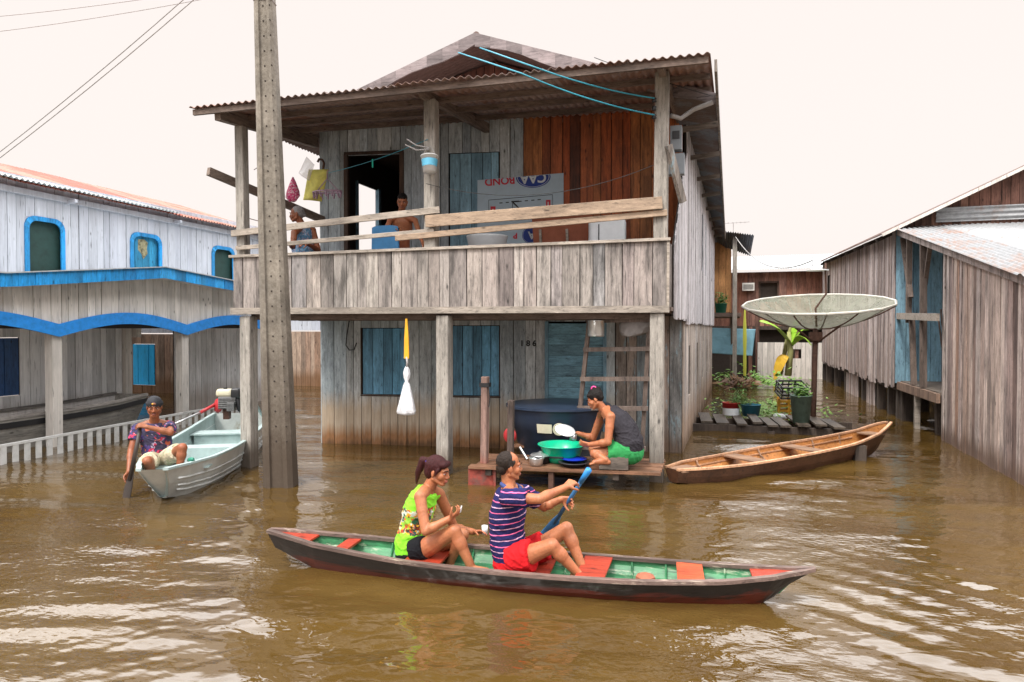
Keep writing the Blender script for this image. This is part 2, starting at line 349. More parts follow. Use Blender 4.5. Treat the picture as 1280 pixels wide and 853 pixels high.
K_cream=patterned('cream patterned shorts',[(0,(.55,.47,.33)),(.54,(.40,.40,.25)),(.60,(.62,.55,.42)),(.68,(.20,.12,.08))],11)
K_flor=patterned('blue floral dress',[(0,(.10,.22,.36)),(.42,(.30,.30,.38)),(.5,(.16,.33,.48)),(.58,(.48,.35,.42)),(.66,(.12,.25,.42))],13)
P_teal=plain('green plastic basin',(.0,.42,.22),.3,0,.06);P_tank=plain('navy water tank plastic',(.022,.035,.065),.35,0,.15,6);P_cob=plain('cobalt enamel',(.01,.03,.45),.3)
P_white=plain('white plastic',(.70,.72,.74),.4,0,.05);P_crm=plain('cream plastic',(.62,.58,.44),.4,0,.08);P_bag=cloth('white bag cloth',(.72,.72,.74),.6,14,.6)
P_yelc=plain('yellow strap webbing',(.75,.38,.02),.7,0,.1);P_ycl=cloth('pale yellow cloth',(.72,.68,.18),.8,9,.4);P_pink=patterned('pink printed cloth',[(0,(.60,.08,.20)),(.45,(.70,.50,.55)),(.55,(.45,.02,.12))],30)
P_hang=plain('lilac plastic hanger',(.42,.28,.38),.5);P_lblue=plain('board face pale blue',(.42,.53,.62),.6,0,.08,3);P_redink=plain('red print',(.55,.03,.05),.7);P_blueink=plain('blue print',(.02,.05,.27),.7);P_wink=plain('white print',(.62,.66,.70),.7)
P_blackink=plain('black paint',(.02,.02,.02),.7);P_terr=plain('terracotta paint',(.30,.09,.045),.75,0,.15);P_chair=plain('blue plastic chair',(.04,.20,.42),.45)
P_alum=plain('scuffed aluminium',(.55,.56,.56),.3,.8,.12,12);P_potb=plain('dark pan',(.03,.03,.035),.4,.3);P_tarp=cloth('blue tarp sheet',(.22,.42,.52),.55,3,.8)
P_ac=plain('dusty white casing',(.55,.55,.52),.5);P_grn=plain('green plastic pot',(.02,.20,.13),.5);P_bk=plain('grey green bucket',(.11,.17,.14),.55,0,.25,9);P_rd=plain('red plastic tub',(.50,.03,.03),.45);P_bl2=plain('teal blue tub',(.03,.17,.25),.45)
P_rust=plain('rusty steel',(.09,.045,.03),.8,.2,.3,18);P_meter=plain('grey meter box',(.20,.22,.24),.5,0,.1);P_cable=plain('aqua cable',(.03,.28,.38),.5);P_wire=plain('grey wire',(.34,.32,.31),.6);P_wired=plain('dark wire',(.03,.03,.03),.6)
P_sack=cloth('grey sack sheet',(.22,.20,.19),.6,8,.8);P_padl=plain('blue painted paddle',(.03,.13,.28),.45,0,.15);P_padb=plain('bright blue grip',(.02,.22,.55),.45);P_padk=plain('dark paddle timber',(.035,.025,.02),.5)
P_mred=plain('red engine casing',(.45,.03,.035),.4);P_mcr=plain('cream fuel tank',(.62,.58,.42),.4);P_mgrey=plain('engine metal',(.16,.16,.16),.45,.6,.3,25)
P_fence=plain('white fence paint',(.56,.56,.54),.65,0,.12,9,dirt=((.30,.22,.14),.63))
P_pot=plain('grey cement wall',(.42,.40,.36),.8,0,.12)  # even grey cement colour, slightly mottled
def leafmat(name,a,b):
    N=NT(name);geo=N.nd('ShaderNodeNewGeometry');ri=geo.outputs['Random Per Island']
    N.ln(N.ramp(ri,[(0,a),(1,b)]),N.b.inputs['Base Color']);N.b.inputs['Roughness'].default_value=.5
    N.b.inputs['Transmission Weight'].default_value=0.
    return N.m
L_grn=leafmat('weed leaves',(.05,.14,.025),(.14,.26,.05));L_ban=leafmat('banana leaf',(.24,.48,.03),(.34,.56,.06));L_yel=leafmat('yellowed leaf',(.50,.30,.02),(.58,.36,.03));L_dead=leafmat('dead leaf',(.13,.06,.03),(.22,.12,.05));L_wd=leafmat('water weeds',(.10,.22,.03),(.20,.36,.06))
L_stem=plain('banana stem',(.30,.30,.12),.7)
def meshwire():
    """fine wire mesh of the dish: see-through net"""
    N=NT('dish wire mesh');geo=N.nd('ShaderNodeNewGeometry')
    n=N.noise(geo.outputs['Position'],5,5,.6)
    N.ln(N.ramp(n,[(.3,(.15,.16,.11)),(.7,(.27,.28,.21))]),N.b.inputs['Base Color']);N.b.inputs['Roughness'].default_value=.6
    N.b.inputs['Alpha'].default_value=.58
    return N.m
P_net=meshwire()
def bagclear():
    N=NT('clear plastic bag');N.b.inputs['Base Color'].default_value=(.75,.75,.75,1);N.b.inputs['Alpha'].default_value=.35;N.b.inputs['Roughness'].default_value=.3;return N.m
P_clear=bagclear()
def pl2(a,b):
    a=V((a[0],a[1],0));b=V((b[0],b[1],0));L=(b-a).length;return a,(b-a)/L,L
def planks(mb,a,b,zb,zt,pw=.16,holes=(),th=.02,gap=.009,jit=.006,jag=0,back=True,lean=0,seed=1):
    """vertical boards between ground points a,b; front side is to the right of a->b"""
    rg=random.Random(seed);a,e,L=pl2(a,b);n=V((e.y,-e.x,0))
    fb=zb if callable(zb) else (lambda u:zb); ft=zt if callable(zt) else (lambda u:zt)
    cuts=sorted({0.,L}|{h[0] for h in holes if 0<h[0]<L}|{h[1] for h in holes if 0<h[1]<L})
    us=[]
    for i in range(len(cuts)-1):
        seg=cuts[i+1]-cuts[i];k=max(1,round(seg/pw));w=[rg.uniform(.72,1.3) for _ in range(k)];S=sum(w);u=cuts[i]
        for q in w: us.append((u,u+q*seg/S));u+=q*seg/S
    def put(u0,u1,z0,z1,d0,d1,sk=0,tw=0):
        p=[a+e*u0+n*d0,a+e*u1+n*(d0+tw),a+e*u1+n*(d1+tw),a+e*u0+n*d1]
        B=[z0(u0),z0(u1),z0(u1),z0(u0)];T=[z1(u0),z1(u1),z1(u1),z1(u0)]
        mb.hexa([p[i]+V((0,0,B[i])) for i in range(4)]+[p[i]+V((0,0,T[i]))+e*sk for i in range(4)])
    def spans(uc):
        s=[(None,None)]
        for h in holes:
            if h[0]-1e-6<uc<h[1]+1e-6:
                ns=[]
                for lo,hi in s:
                    ns+= [(lo,h[2]),(h[3],hi)]
                s=ns
        return s
    for u0,u1 in us:
        j=rg.uniform(-jit,jit);jg=rg.uniform(-jag,jag)
        for lo,hi in spans((u0+u1)/2):
            z0=(lambda u,jg=jg:fb(u)+jg) if lo is None else (lambda u,lo=lo:lo)
            z1=ft if hi is None else (lambda u,hi=hi:hi)
            if z1((u0+u1)/2)-z0((u0+u1)/2)<.02: continue
            put(u0+gap/2+rg.uniform(-1,1)*gap*.3,u1-gap/2+rg.uniform(-1,1)*gap*.3,z0,z1,j+th,j,rg.uniform(-1,1)*gap*.35,rg.uniform(-1,1)*jit*.8)
    if back:
        for i in range(len(cuts)-1):
            for lo,hi in spans((cuts[i]+cuts[i+1])/2):
                z0=(lambda u:fb(u)+jag+.01) if lo is None else (lambda u,lo=lo:lo)
                z1=(lambda u:ft(u)-.01) if hi is None else (lambda u,hi=hi:hi)
                if z1((cuts[i]+cuts[i+1])/2)-z0((cuts[i]+cuts[i+1])/2)<.03: continue
                nf=len(mb.f);put(cuts[i],cuts[i+1],z0,z1,-.008,-.024);mb.dark|=set(range(nf,len(mb.f)))
def hplanks(mb,a,b,zb,zt,pw=.16,th=.02,seed=1,gap=.004):
    rg=random.Random(seed);a,e,L=pl2(a,b);n=V((e.y,-e.x,0));k=max(1,round((zt-zb)/pw));h=(zt-zb)/k
    for i in range(k):
        j=rg.uniform(-.004,.004);z0=zb+i*h+gap/2;z1=zb+(i+1)*h-gap/2
        p=[a+n*(j+th),a+e*L+n*(j+th),a+e*L+n*j,a+n*j]
        mb.hexa([q+V((0,0,z0)) for q in p]+[q+V((0,0,z1)) for q in p])
def corr(mb,A,B,C,D,lam=.09,amp=.018,sheet=.9,seed=3,drop=.0,ovl=.04,th=.004):
    """corrugated sheets; A->B runs across the ridges, A->D along them; C opposite A"""
    A,B,C,D=map(V,(A,B,C,D));rg=random.Random(seed);L=((B-A).length+(C-D).length)/2
    nrm=(B-A).cross(D-A).normalized()
    if nrm.z<0:nrm=-nrm
    ns=max(1,round(L/sheet))
    for s in range(ns):
        t0=s/ns;t1=min(1,(s+1)/ns+ovl/L);off=nrm*(rg.uniform(0,.006)+(.005 if s%2 else 0));ex=rg.uniform(-1,1)*drop
        k=max(4,int((t1-t0)*L/lam*8));top=[];bot=[]
        ring=[]
        for i in range(k+1):
            t=t0+(t1-t0)*i/k;w=nrm*(amp*math.sin(2*math.pi*t*L/lam))
            a=A.lerp(B,t);d=D.lerp(C,t);dd=(a-d).normalized()
            top.append((a+dd*ex+w+off,d+w+off))
        rows=[]
        m=3
        n0=len(mb.v)
        for i in range(k+1):
            for j in range(m+1):
                mb.v.append(top[i][0].lerp(top[i][1],j/m))
        for i in range(k+1):
            for j in range(m+1):
                mb.v.append(top[i][0].lerp(top[i][1],j/m)-nrm*th)
        N2=(k+1)*(m+1)
        for i in range(k):
            for j in range(m):
                q=[n0+i*(m+1)+j,n0+(i+1)*(m+1)+j,n0+(i+1)*(m+1)+j+1,n0+i*(m+1)+j+1]
                mb.f.append(q);mb.f.append([x+N2 for x in q][::-1])
            for j in (0,m):
                q=[n0+i*(m+1)+j,n0+(i+1)*(m+1)+j];mb.f.append([q[0],q[1],q[1]+N2,q[0]+N2])
        for i in (0,k):
            for j in range(m):
                q=n0+i*(m+1)+j;mb.f.append([q,q+1,q+1+N2,q+N2])
def slab(mb,A,B,C,D,th):
    A,B,C,D=map(V,(A,B,C,D));n=(B-A).cross(D-A).normalized()
    if n.z<0:n=-n
    mb.hexa([A-n*th,B-n*th,C-n*th,D-n*th,A,B,C,D])
def one(name,mat,parent,fn,**k):
    m=MB();fn(m);return m.build(name,mat,parent,**k)
def boxp(name,mat,parent,c,sz,rz=0,rot=None,**k):
    return one(name,mat,parent,lambda m:m.box(c,sz,rz,rot),**k)
def barp(name,mat,parent,a,b,w,h,up=(0,0,1),**k):
    return one(name,mat,parent,lambda m:m.bar(a,b,w,h,up),**k)
def tubep(name,mat,parent,pts,r,n=8,**k):
    k.setdefault('smooth',True);return one(name,mat,parent,lambda m:m.tube(pts,r,n),**k)
def sag(a,b,s,n=16):
    a=V(a);b=V(b);return [a.lerp(b,i/n)-V((0,0,s*4*(i/n)*(1-i/n))) for i in range(n+1)]
# =============================== WORLD, SUN, CAMERA
w=bpy.data.worlds.new('World');sc.world=w;w.use_nodes=True;nt=w.node_tree;nt.nodes.clear()
SUN_EL=R(58);SUN_AZ=R(200)   # compass-like: direction the sun stands, seen from above, measured from +Y clockwise
out=nt.nodes.new('ShaderNodeOutputWorld');bg=nt.nodes.new('ShaderNodeBackground');bg.inputs[1].default_value=.138
sky=nt.nodes.new('ShaderNodeTexSky');sky.sky_type='NISHITA';sky.sun_disc=False;sky.sun_elevation=SUN_EL;sky.sun_rotation=SUN_AZ;sky.dust_density=4
hs=nt.nodes.new('ShaderNodeHueSaturation');hs.inputs['Saturation'].default_value=.25;nt.links.new(sky.outputs[0],hs.inputs['Color'])
tc=nt.nodes.new('ShaderNodeTexCoord');sp=nt.nodes.new('ShaderNodeSeparateXYZ');nt.links.new(tc.outputs['Generated'],sp.inputs[0])
cl=nt.nodes.new('ShaderNodeValToRGB');nt.links.new(sp.outputs[2],cl.inputs[0])
e=cl.color_ramp.elements;e[0].position=0;e[0].color=(.170,.155,.147,1);e[1].position=1;e[1].color=(.40,.40,.41,1)
q=e.new(.43);q.color=(.172,.157,.149,1);q=e.new(.51);q.color=(.80,.79,.80,1);q=e.new(.68);q.color=(.74,.735,.74,1)
mul=nt.nodes.new('ShaderNodeVectorMath');mul.operation='SCALE';mul.inputs['Scale'].default_value=30.;nt.links.new(cl.outputs[0],mul.inputs[0])
mx=nt.nodes.new('ShaderNodeMix');mx.data_type='RGBA';mx.inputs[0].default_value=.92
nt.links.new(hs.outputs[0],mx.inputs[6]);nt.links.new(mul.outputs[0],mx.inputs[7]);nt.links.new(mx.outputs[2],bg.inputs[0]);nt.links.new(bg.outputs[0],out.inputs[0])
sl=bpy.data.lights.new('sun','SUN');sl.energy=2.4;sl.angle=R(11);sl.color=(1,.95,.88);so=bpy.data.objects.new('sun',sl);COL.objects.link(so)
sd=V((math.sin(SUN_AZ)*math.cos(SUN_EL),math.cos(SUN_AZ)*math.cos(SUN_EL),math.sin(SUN_EL)))
so.rotation_euler=sd.to_track_quat('Z','Y').to_euler();so.location=(0,0,20)
cam=bpy.data.cameras.new('camera');co=bpy.data.objects.new('camera',cam);COL.objects.link(co);sc.camera=co
cam.sensor_width=36;cam.lens=24;cam.clip_end=2000;cam.clip_start=.05;co.location=(0,0,CAMH);co.rotation_euler=(math.pi/2+PIT,0,YAW)
sc.view_settings.view_transform='Standard';sc.view_settings.look='None';sc.view_settings.gamma=1;sc.view_settings.exposure=.56
sc.render.resolution_x=1024;sc.render.resolution_y=682
# =============================== WATER
def water():
    rs=np.random.RandomState(5)
    na,nr=860,820
    ang=np.linspace(R(-30),R(115),na)[::-1]   # measured from +X; wide fan around the view
    ang=np.linspace(R(25),R(180),na)
    rad=1.6*np.exp(np.linspace(0,math.log(60/1.6),nr))
    A,Rr=np.meshgrid(ang,rad);x=Rr*np.cos(A);y=Rr*np.sin(A);z=np.zeros_like(x)
    def grp(n,dirdeg,spread,l0,l1,slope,mask):
        h=np.zeros_like(x)
        for i in range(n):
            lam=l0*(l1/l0)**rs.rand();d=R(dirdeg+rs.randn()*spread);k=2*math.pi/lam
            ph=rs.rand()*6.28;warp=.35*np.sin(x*rs.uniform(.3,1.2)+y*rs.uniform(.3,1.2)+rs.rand()*6)
            s=(k*(x*math.cos(d)+y*math.sin(d))+ph+warp*2)
            h+=slope/k*np.sin(s)*min(1,1)
        return h*mask
    fade=np.clip(1.25-Rr/45,0.15,1)
    m1=.65+.35*np.sin(x*.7+1.1)*np.cos(y*.55+.4)
    z+=grp(16,100,20,.34,1.5,.027,m1*fade)
    z+=grp(22,112,30,.09,.32,.015,fade*np.clip(1.3-Rr/16,0,1))
    # bow waves running off to the right of the canoe
    mr=np.exp(-((x-1.9)**2/2.0+(y-4.5)**2/3.0)); z+=grp(4,54,6,.26,.42,.06,mr)
    ml=np.exp(-((x+4.2)**2/3.2+(y-3.6)**2/2.2)); z+=grp(5,104,8,.28,.55,.035,ml)
    mm=np.exp(-((x+5.7)**2/2.0+(y-6.0)**2/1.2)); z+=grp(6,70,25,.12,.3,.035,mm)
    # hull wake line of the canoe
    dl=y-(4.40+.07*(x+1.4)); z+=.007*np.exp(-(dl/.11)**2)*np.exp(-((x+.3)/1.6)**2)*np.sin(x*9)
    v=np.stack([x,y,z],-1).reshape(-1,3)
    i=np.arange(nr-1)[:,None]*na+np.arange(na-1)[None,:]
    f=np.stack([i,i+1,i+na+1,i+na],-1).reshape(-1,4)
    nv=len(v);S=900.
    v=np.vstack([v,[[-S,-S,-.06],[S,-S,-.06],[S,S,-.06],[-S,S,-.06]]]);f=np.vstack([f,[[nv,nv+1,nv+2,nv+3]]])
    me=bpy.data.meshes.new('water');me.vertices.add(len(v));me.vertices.foreach_set('co',v.ravel())
    me.loops.add(f.size);me.loops.foreach_set('vertex_index',f.ravel());me.polygons.add(len(f))
    me.polygons.foreach_set('loop_start',np.arange(0,f.size,4));me.polygons.foreach_set('loop_total',np.full(len(f),4))
    me.polygons.foreach_set('use_smooth',[True]*len(f));me.update(calc_edges=True)
    N=NT('muddy flood water');geo=N.nd('ShaderNodeNewGeometry');pos=geo.outputs['Position']
    n=N.noise(pos,.55,4,.6);N.ln(N.ramp(n,[(.3,(.058,.031,.007)),(.7,(.094,.056,.015))]),N.b.inputs['Base Color'])
    N.b.inputs['Roughness'].default_value=.035;N.b.inputs['IOR'].default_value=1.68
    mp=N.nd('ShaderNodeMapping');mp.inputs['Scale'].default_value=(1,2.2,1);mp.inputs['Rotation'].default_value=(0,0,R(-10));N.ln(pos,mp.inputs[0])
    h1=N.noise(mp.outputs[0],3.2,2,.5,.4);h2=N.noise(mp.outputs[0],13,2,.5,.3)
    pm=N.ramp(N.noise(pos,.42,3,.5),[(.42,.12),(.60,1.)])
    h=N.math('ADD',N.math('MULTIPLY',h1,.62),N.math('MULTIPLY',N.math('MULTIPLY',h2,pm),.48))
    N.bump(h,.32,.045)
    me.materials.append(N.m);o=bpy.data.objects.new('water',me);COL.objects.link(o);o['kind']='structure'
    bed=MB();bed.box((0,0,-1.5),(1800,1800,.2));ob=bed.build('ground',plain('river mud',(.10,.07,.04),.9));ob['kind']='structure'
water()
# =============================== MAIN HOUSE
FL=(-6.3,7.88);FR=(-.75,8.575);WL=(-6.29,9.73);WR=(-.62,10.67)
_a,_fe,_FL=pl2(FL,FR);_b,_we,_WL=pl2(WL,WR)
def Fp(u,z,o=0): p=_a+_fe*u+V((_fe.y,-_fe.x,0))*o;return V((p.x,p.y,z))   # o: towards the viewer
def Wp(u,z,o=0): p=_b+_we*u+V((_we.y,-_we.x,0))*o;return V((p.x,p.y,z))
FZ=math.atan2(_fe.y,_fe.x);WZ=math.atan2(_we.y,_we.x)
mh=empty('wooden_house',(-3.4,12,0),'two storey stilt house of weathered pale boards with front balcony, number 186 by the door','house')
one('lower_front_wall',W_lower,mh,lambda m:planks(m,WL,Wp(4.75,0)[:2],-.3,2.08,.165,[(.68,1.44,.82,1.90),(2.18,2.95,.82,1.94),(3.68,4.60,.30,2.0)],seed=2))
one('lower_front_wall',W_corner,mh,lambda m:planks(m,Wp(4.75,0)[:2],WR,-.3,2.08,.17,seed=4),label='bare brown boards right of the blue door')
for h in((.68,1.44,.82,1.90),(2.18,2.95,.82,1.94)):
    s=one('window_shutter',W_blue2,mh,lambda m:planks(m,Wp(h[0]+.015,0,-.02)[:2],Wp(h[1]-.015,0,-.02)[:2],h[2]+.01,h[3]-.01,.16,seed=int(h[0]*9)))
    one('window_frame',W_dark,s,lambda m:(m.bar(Wp(h[0]-.01,h[2]-.012,.012),Wp(h[1]+.01,h[2]-.012,.012),.05,.02),m.bar(Wp(h[0],h[2],.003),Wp(h[0],h[3],.003),.012,.05),m.bar(Wp(h[1],h[2],.003),Wp(h[1],h[3],.003),.012,.05)))
d=one('door',W_bluex,mh,lambda m:hplanks(m,Wp(3.71,0,-.02)[:2],Wp(4.57,0,-.02)[:2],.31,1.97,.17,seed=5))
one('door_frame',W_blue,d,lambda m:(m.bar(Wp(3.69,.3,.012),Wp(3.69,2.0,.012),.05,.05,(1,0,0)),m.bar(Wp(4.59,.3,.012),Wp(4.59,2.0,.012),.05,.05,(1,0,0))))
def text(name,s,size,mat,parent,M,clip=None,th=.002,label=None,spacing=1.0,bold=0):
    c=bpy.data.curves.new(name,'FONT');c.body=s;c.size=size;c.align_x='CENTER';c.align_y='CENTER';c.extrude=th;c.space_character=spacing;c.offset=bold
    t=bpy.data.objects.new('tmp',c);COL.objects.link(t);dg=bpy.context.evaluated_depsgraph_get();me=bpy.data.meshes.new_from_object(t.evaluated_get(dg))
    bpy.data.objects.remove(t);me.transform(M);
    if clip:
        bm=bmesh.new();bm.from_mesh(me);bmesh.ops.bisect_plane(bm,geom=bm.verts[:]+bm.edges[:]+bm.faces[:],plane_co=clip[0],plane_no=clip[1],clear_outer=True);bm.to_mesh(me);bm.free()
    off=absloc(parent);me.transform(Matrix.Translation(-off));me.materials.clear();me.materials.append(mat)
    o=bpy.data.objects.new(name,me);COL.objects.link(o);o.parent=parent;return o
def faceM(p,rz,roll=0,tilt=0):
    return Matrix.Translation(p)@Matrix.Rotation(rz,4,'Z')@Matrix.Rotation(math.pi/2+tilt,4,'X')@Matrix.Rotation(roll,4,'Z')
text('house_number','1 8 6',.125,P_blackink,mh,faceM(Wp(3.40,1.655,.028),WZ),bold=.004)
# upper storey
one('upper_front_wall',W_upper,mh,lambda m:planks(m,WL,Wp(3.32,0)[:2],2.15,5.22,.165,[(.46,1.35,2.15,4.68),(2.13,2.95,2.5,4.66)],seed=8))
one('upper_front_wall',W_red,mh,lambda m:planks(m,Wp(3.32,0)[:2],WR,2.15,5.25,.15,seed=9),label='unpainted dark red board section of the upper wall')
s=one('window_shutter',W_blue,mh,lambda m:planks(m,Wp(2.145,0,-.015)[:2],Wp(2.935,0,-.015)[:2],2.51,4.65,.155,seed=12))
one('door_frame',W_dark,mh,lambda m:(m.bar(Wp(.44,2.15,.01),Wp(.44,4.70,.01),.06,.07,(1,0,0)),m.bar(Wp(1.37,2.15,.01),Wp(1.37,4.70,.01),.06,.07,(1,0,0)),m.bar(Wp(.41,4.71,.01),Wp(1.4,4.71,.01),.06,.05)))
BK=22.0
XR=lambda Y:-.62+(Y-10.67)*.021
# left wall with the open doorway, back wall, floor and ceiling close the room
one('left_wall',W_upper,mh,lambda m:planks(m,(-6.30,BK),(-6.30,9.75),-.3,5.2,.18,[(BK-11.6,BK-10.86,2.3,4.5)],seed=13))
dw=one('door_frame',W_blue,mh,lambda m:(m.bar((-6.27,11.64,2.3),(-6.27,11.64,4.52),.06,.09,(0,1,0)),m.bar((-6.27,10.83,2.3),(-6.27,10.83,4.52),.06,.05,(0,1,0))))
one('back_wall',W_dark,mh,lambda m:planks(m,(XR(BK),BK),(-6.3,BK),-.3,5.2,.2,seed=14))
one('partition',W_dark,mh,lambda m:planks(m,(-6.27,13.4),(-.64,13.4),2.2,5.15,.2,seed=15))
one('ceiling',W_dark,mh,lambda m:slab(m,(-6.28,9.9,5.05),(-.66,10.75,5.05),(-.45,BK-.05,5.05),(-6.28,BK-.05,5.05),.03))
one('upper_floor',W_beam,mh,lambda m:slab(m,(-6.28,9.76,2.14),(-.64,10.7,2.14),(-.45,BK-.05,2.14),(-6.28,BK-.05,2.14),.06))
# right side walls
URF=(-.635,8.62)
wn=[(4.1,4.55,3.1,4.3),(5.6,5.95,3.1,4.3),(7.3,7.6,3.2,4.3),(9.2,9.5,3.2,4.2)]
one('side_wall',W_sideU,mh,lambda m:planks(m,(XR(10.7)+.05,10.62),(XR(BK)+.05,BK),1.98,5.12,.18,[(a,b,c,d2) for a,b,c,d2 in wn],jag=.03,seed=16),label='whitewashed upper side wall')
one('side_wall',W_sideL,mh,lambda m:planks(m,(XR(10.7),10.70),(XR(BK),BK),-.3,2.0,.17,[(1.2,1.6,.75,1.6),(3.4,3.8,.75,1.6),(5.6,5.9,.75,1.6),(7.7,8.0,.75,1.6)],seed=17),label='tan lower side wall')
for k,(a,b,c,d2) in enumerate(wn):
    one('window_shutter',W_blue,mh,lambda m:planks(m,(XR(10.7+a)+.02,10.63+a),(XR(10.7+b)+.02,10.61+b),c,d2,.12,seed=k+20))
for a,b in((1.2,1.6),(3.4,3.8),(5.6,5.9),(7.7,8.0)):
    one('window_shutter',W_step,mh,lambda m:planks(m,(XR(10.7+a)-.03,10.71+a),(XR(10.7+b)-.03,10.69+b),.75,1.6,.12,seed=k+30))
# side screen beside the balcony (upper side boards run forward to the corner post)
one('side_screen',W_sideU,mh,lambda m:planks(m,(-.62,8.85),(XR(10.6)+.05,10.62),2.02,lambda u:2.95+.9*u if u<.8 else 3.75+.8*(u-.8),.17,seed=18,jag=.02))
# balcony
one('balcony_floor',W_beam,mh,lambda m:slab(m,Fp(-.1,2.16),Fp(5.72,2.16),Wp(5.75,2.16,.03),Wp(-.02,2.16,.03),.05))
for k in range(4): one('floor_joist',W_beam,mh,lambda m:m.bar(Fp(.05,2.06,-.1-.45*k),Fp(5.6,2.06,-.1-.45*k),.06,.10))
one('parapet',W_para,mh,lambda m:planks(m,Fp(-.13,0,.05)[:2],Fp(5.66,0,.05)[:2],2.11,lambda u:2.86+.018*u,.175,seed=21,back=True,jit=.005))
one('parapet_trim',W_rail,mh,lambda m:(m.bar(Fp(-.16,2.13,.085),Fp(5.69,2.13,.085),.025,.085),m.bar(Fp(-.18,2.875,.05),Fp(5.70,2.98,.05),.10,.035),m.bar(Fp(5.675,2.10,.062),Fp(5.675,2.97,.062),.05,.03,(1,0,0))))
one('parapet',W_para,mh,lambda m:planks(m,Fp(5.66,0,.03)[:2],Wp(5.75,0,.05)[:2],2.11,2.95,.17,seed=22),label='right end of the parapet')
one('parapet',W_para,mh,lambda m:planks(m,Wp(-.1,0,.05)[:2],Fp(-.10,0,.03)[:2],2.11,2.86,.17,seed=23),label='left end of the parapet')
# posts
def post(u,z0,z1,w,mat=W_post,dz=0,o=-.02): return one('post',mat,mh,lambda m:m.bar(Fp(u,z0,o),Fp(u+dz,z1,o),w,w,(1,0,0)),bevel=.008)
post(.04,-.3,2.06,.17);post(2.83,-.3,2.06,.17);post(5.55,-.3,2.08,.165)
post(-.02,2.16,4.66,.13,dz=-.03);post(2.66,2.16,4.86,.155);post(5.58,2.16,5.02,.165,dz=.02)
# rails
def rail(u0,z0,u1,z1,h,mat,o=.09): return one('rail',mat,mh,lambda m:m.bar(Fp(u0,z0,o),Fp(u1,z1,o),.03,h),bevel=.004)
rail(-.14,3.185,2.80,3.42,.085,W_rail);rail(-.08,2.985,2.72,3.155,.055,W_rail,.085)
rail(2.62,3.27,5.60,3.415,.15,W_railnew,.12);rail(2.2,3.07,5.66,3.30,.075,W_railnew,.088)
# beams of porch roof
RFL=V((-6.66,7.25,4.76));RFR=V((-.17,8.02,4.99))
one('roof_beam',W_beamy,mh,lambda m:m.bar(Fp(-.1,4.70,.45),Wp(-.1,4.93,-.05),.09,.17))
one('roof_beam',W_beamy,mh,lambda m:m.bar(Fp(2.60,4.90,.20),Wp(2.75,5.03,0),.08,.14))
one('roof_beam',W_beamy,mh,lambda m:m.bar(Fp(5.56,5.0,.35),Wp(5.7,5.05,0),.08,.13))
def rp(s,t,dz=0):  # point under the porch sheet, s 0..1 left-right, t 0..1 front-back
    a=RFL.lerp(RFR,s);b=V((-6.85,9.85,5.12)).lerp(V((-.14,10.85,5.22)),s);return a.lerp(b,t)+V((0,0,dz))
for t in(.03,.27,.50,.74,.96):
    one('purlin',W_beam,mh,lambda m:m.bar(rp(.004,t,-.062),rp(.996,t,-.062),.04,.07))
one('porch_roof',C_roofu,mh,lambda m:corr(m,rp(0,0),rp(1,0),rp(1,1),rp(0,1),lam=.10,amp=.014,drop=.03,seed=4))
# main gable roof
RX=-3.46;AP=V((RX,9.35,6.12));AB=V((RX+.1,BK+.6,6.1))
EL=V((-6.95,9.30,4.98));ER=V((-.13,9.35,4.93))
ELb=V((-6.95,BK+.6,4.95));ERb=V((.02,BK+.6,4.72))
one('main_roof',C_roof,mh,lambda m:corr(m,AP,AB,ERb,ER,seed=5,drop=.03),label='right slope of the dark sheet roof')
one('main_roof',C_roof,mh,lambda m:corr(m,AB,AP,EL,ELb,seed=6,drop=.03),label='left slope of the dark sheet roof')
def gab(u):
    x=WL[0]+u*_we.x; return 5.0+1.10*(1-abs(x-RX)/3.2)
one('gable_wall',W_gable,mh,lambda m:planks(m,WL,WR,5.2,lambda u:max(5.21,gab(u)-.04),.17,seed=24,jit=.01))
M_barge=wood('purple grey barge board',[(.30,.25,.25),(.26,.22,.22)],axis='x',weather=.45,grain=.35)
def barge(sgn,E,k):
    m=MB();n=14;ax=AP+V((0,-.05,.03));bx=E+V((0,-.05,.02))
    for i in range(n):
        p=ax.lerp(bx,i/n);q=ax.lerp(bx,(i+1)/n);w0=.17+.035*math.sin(i*1.1+k);w1=.17+.035*math.sin((i+1)*1.1+k)
        m.hexa([p-V((0,0,w0)),q-V((0,0,w1)),q-V((0,-.03,w1)),p-V((0,-.03,w0)),p,q,q+V((0,.03,0)),p+V((0,.03,0))])
    return m.build('barge_board',M_barge,mh)
barge(-1,EL,0);barge(1,ER,2.2)
one('ridge_cap',C_roof,mh,lambda m:m.tube([AP+V((0,0,.02)),AB+V((0,0,.02))],.05,8))
# eave on the right: boxed underside with lookouts
for k in range(8):
    y=9.7+k*1.65
    one('eave_bracket',W_step,mh,lambda m:(m.bar((XR(y)+.03,y,4.62),(-.10,y,4.66),.05,.07),))
one('eave_board',W_corner,mh,lambda m:m.bar((-.115,8.2,4.90),(.0,BK+.5,4.70),.03,.14))
one('eave_sheet',C_eave,mh,lambda m:corr(m,(XR(9.4)-.05,9.4,4.98),(XR(BK)-.05,BK+.4,4.98),(-.02,BK+.4,4.69),(-.13,9.4,4.86),lam=.09,seed=7))
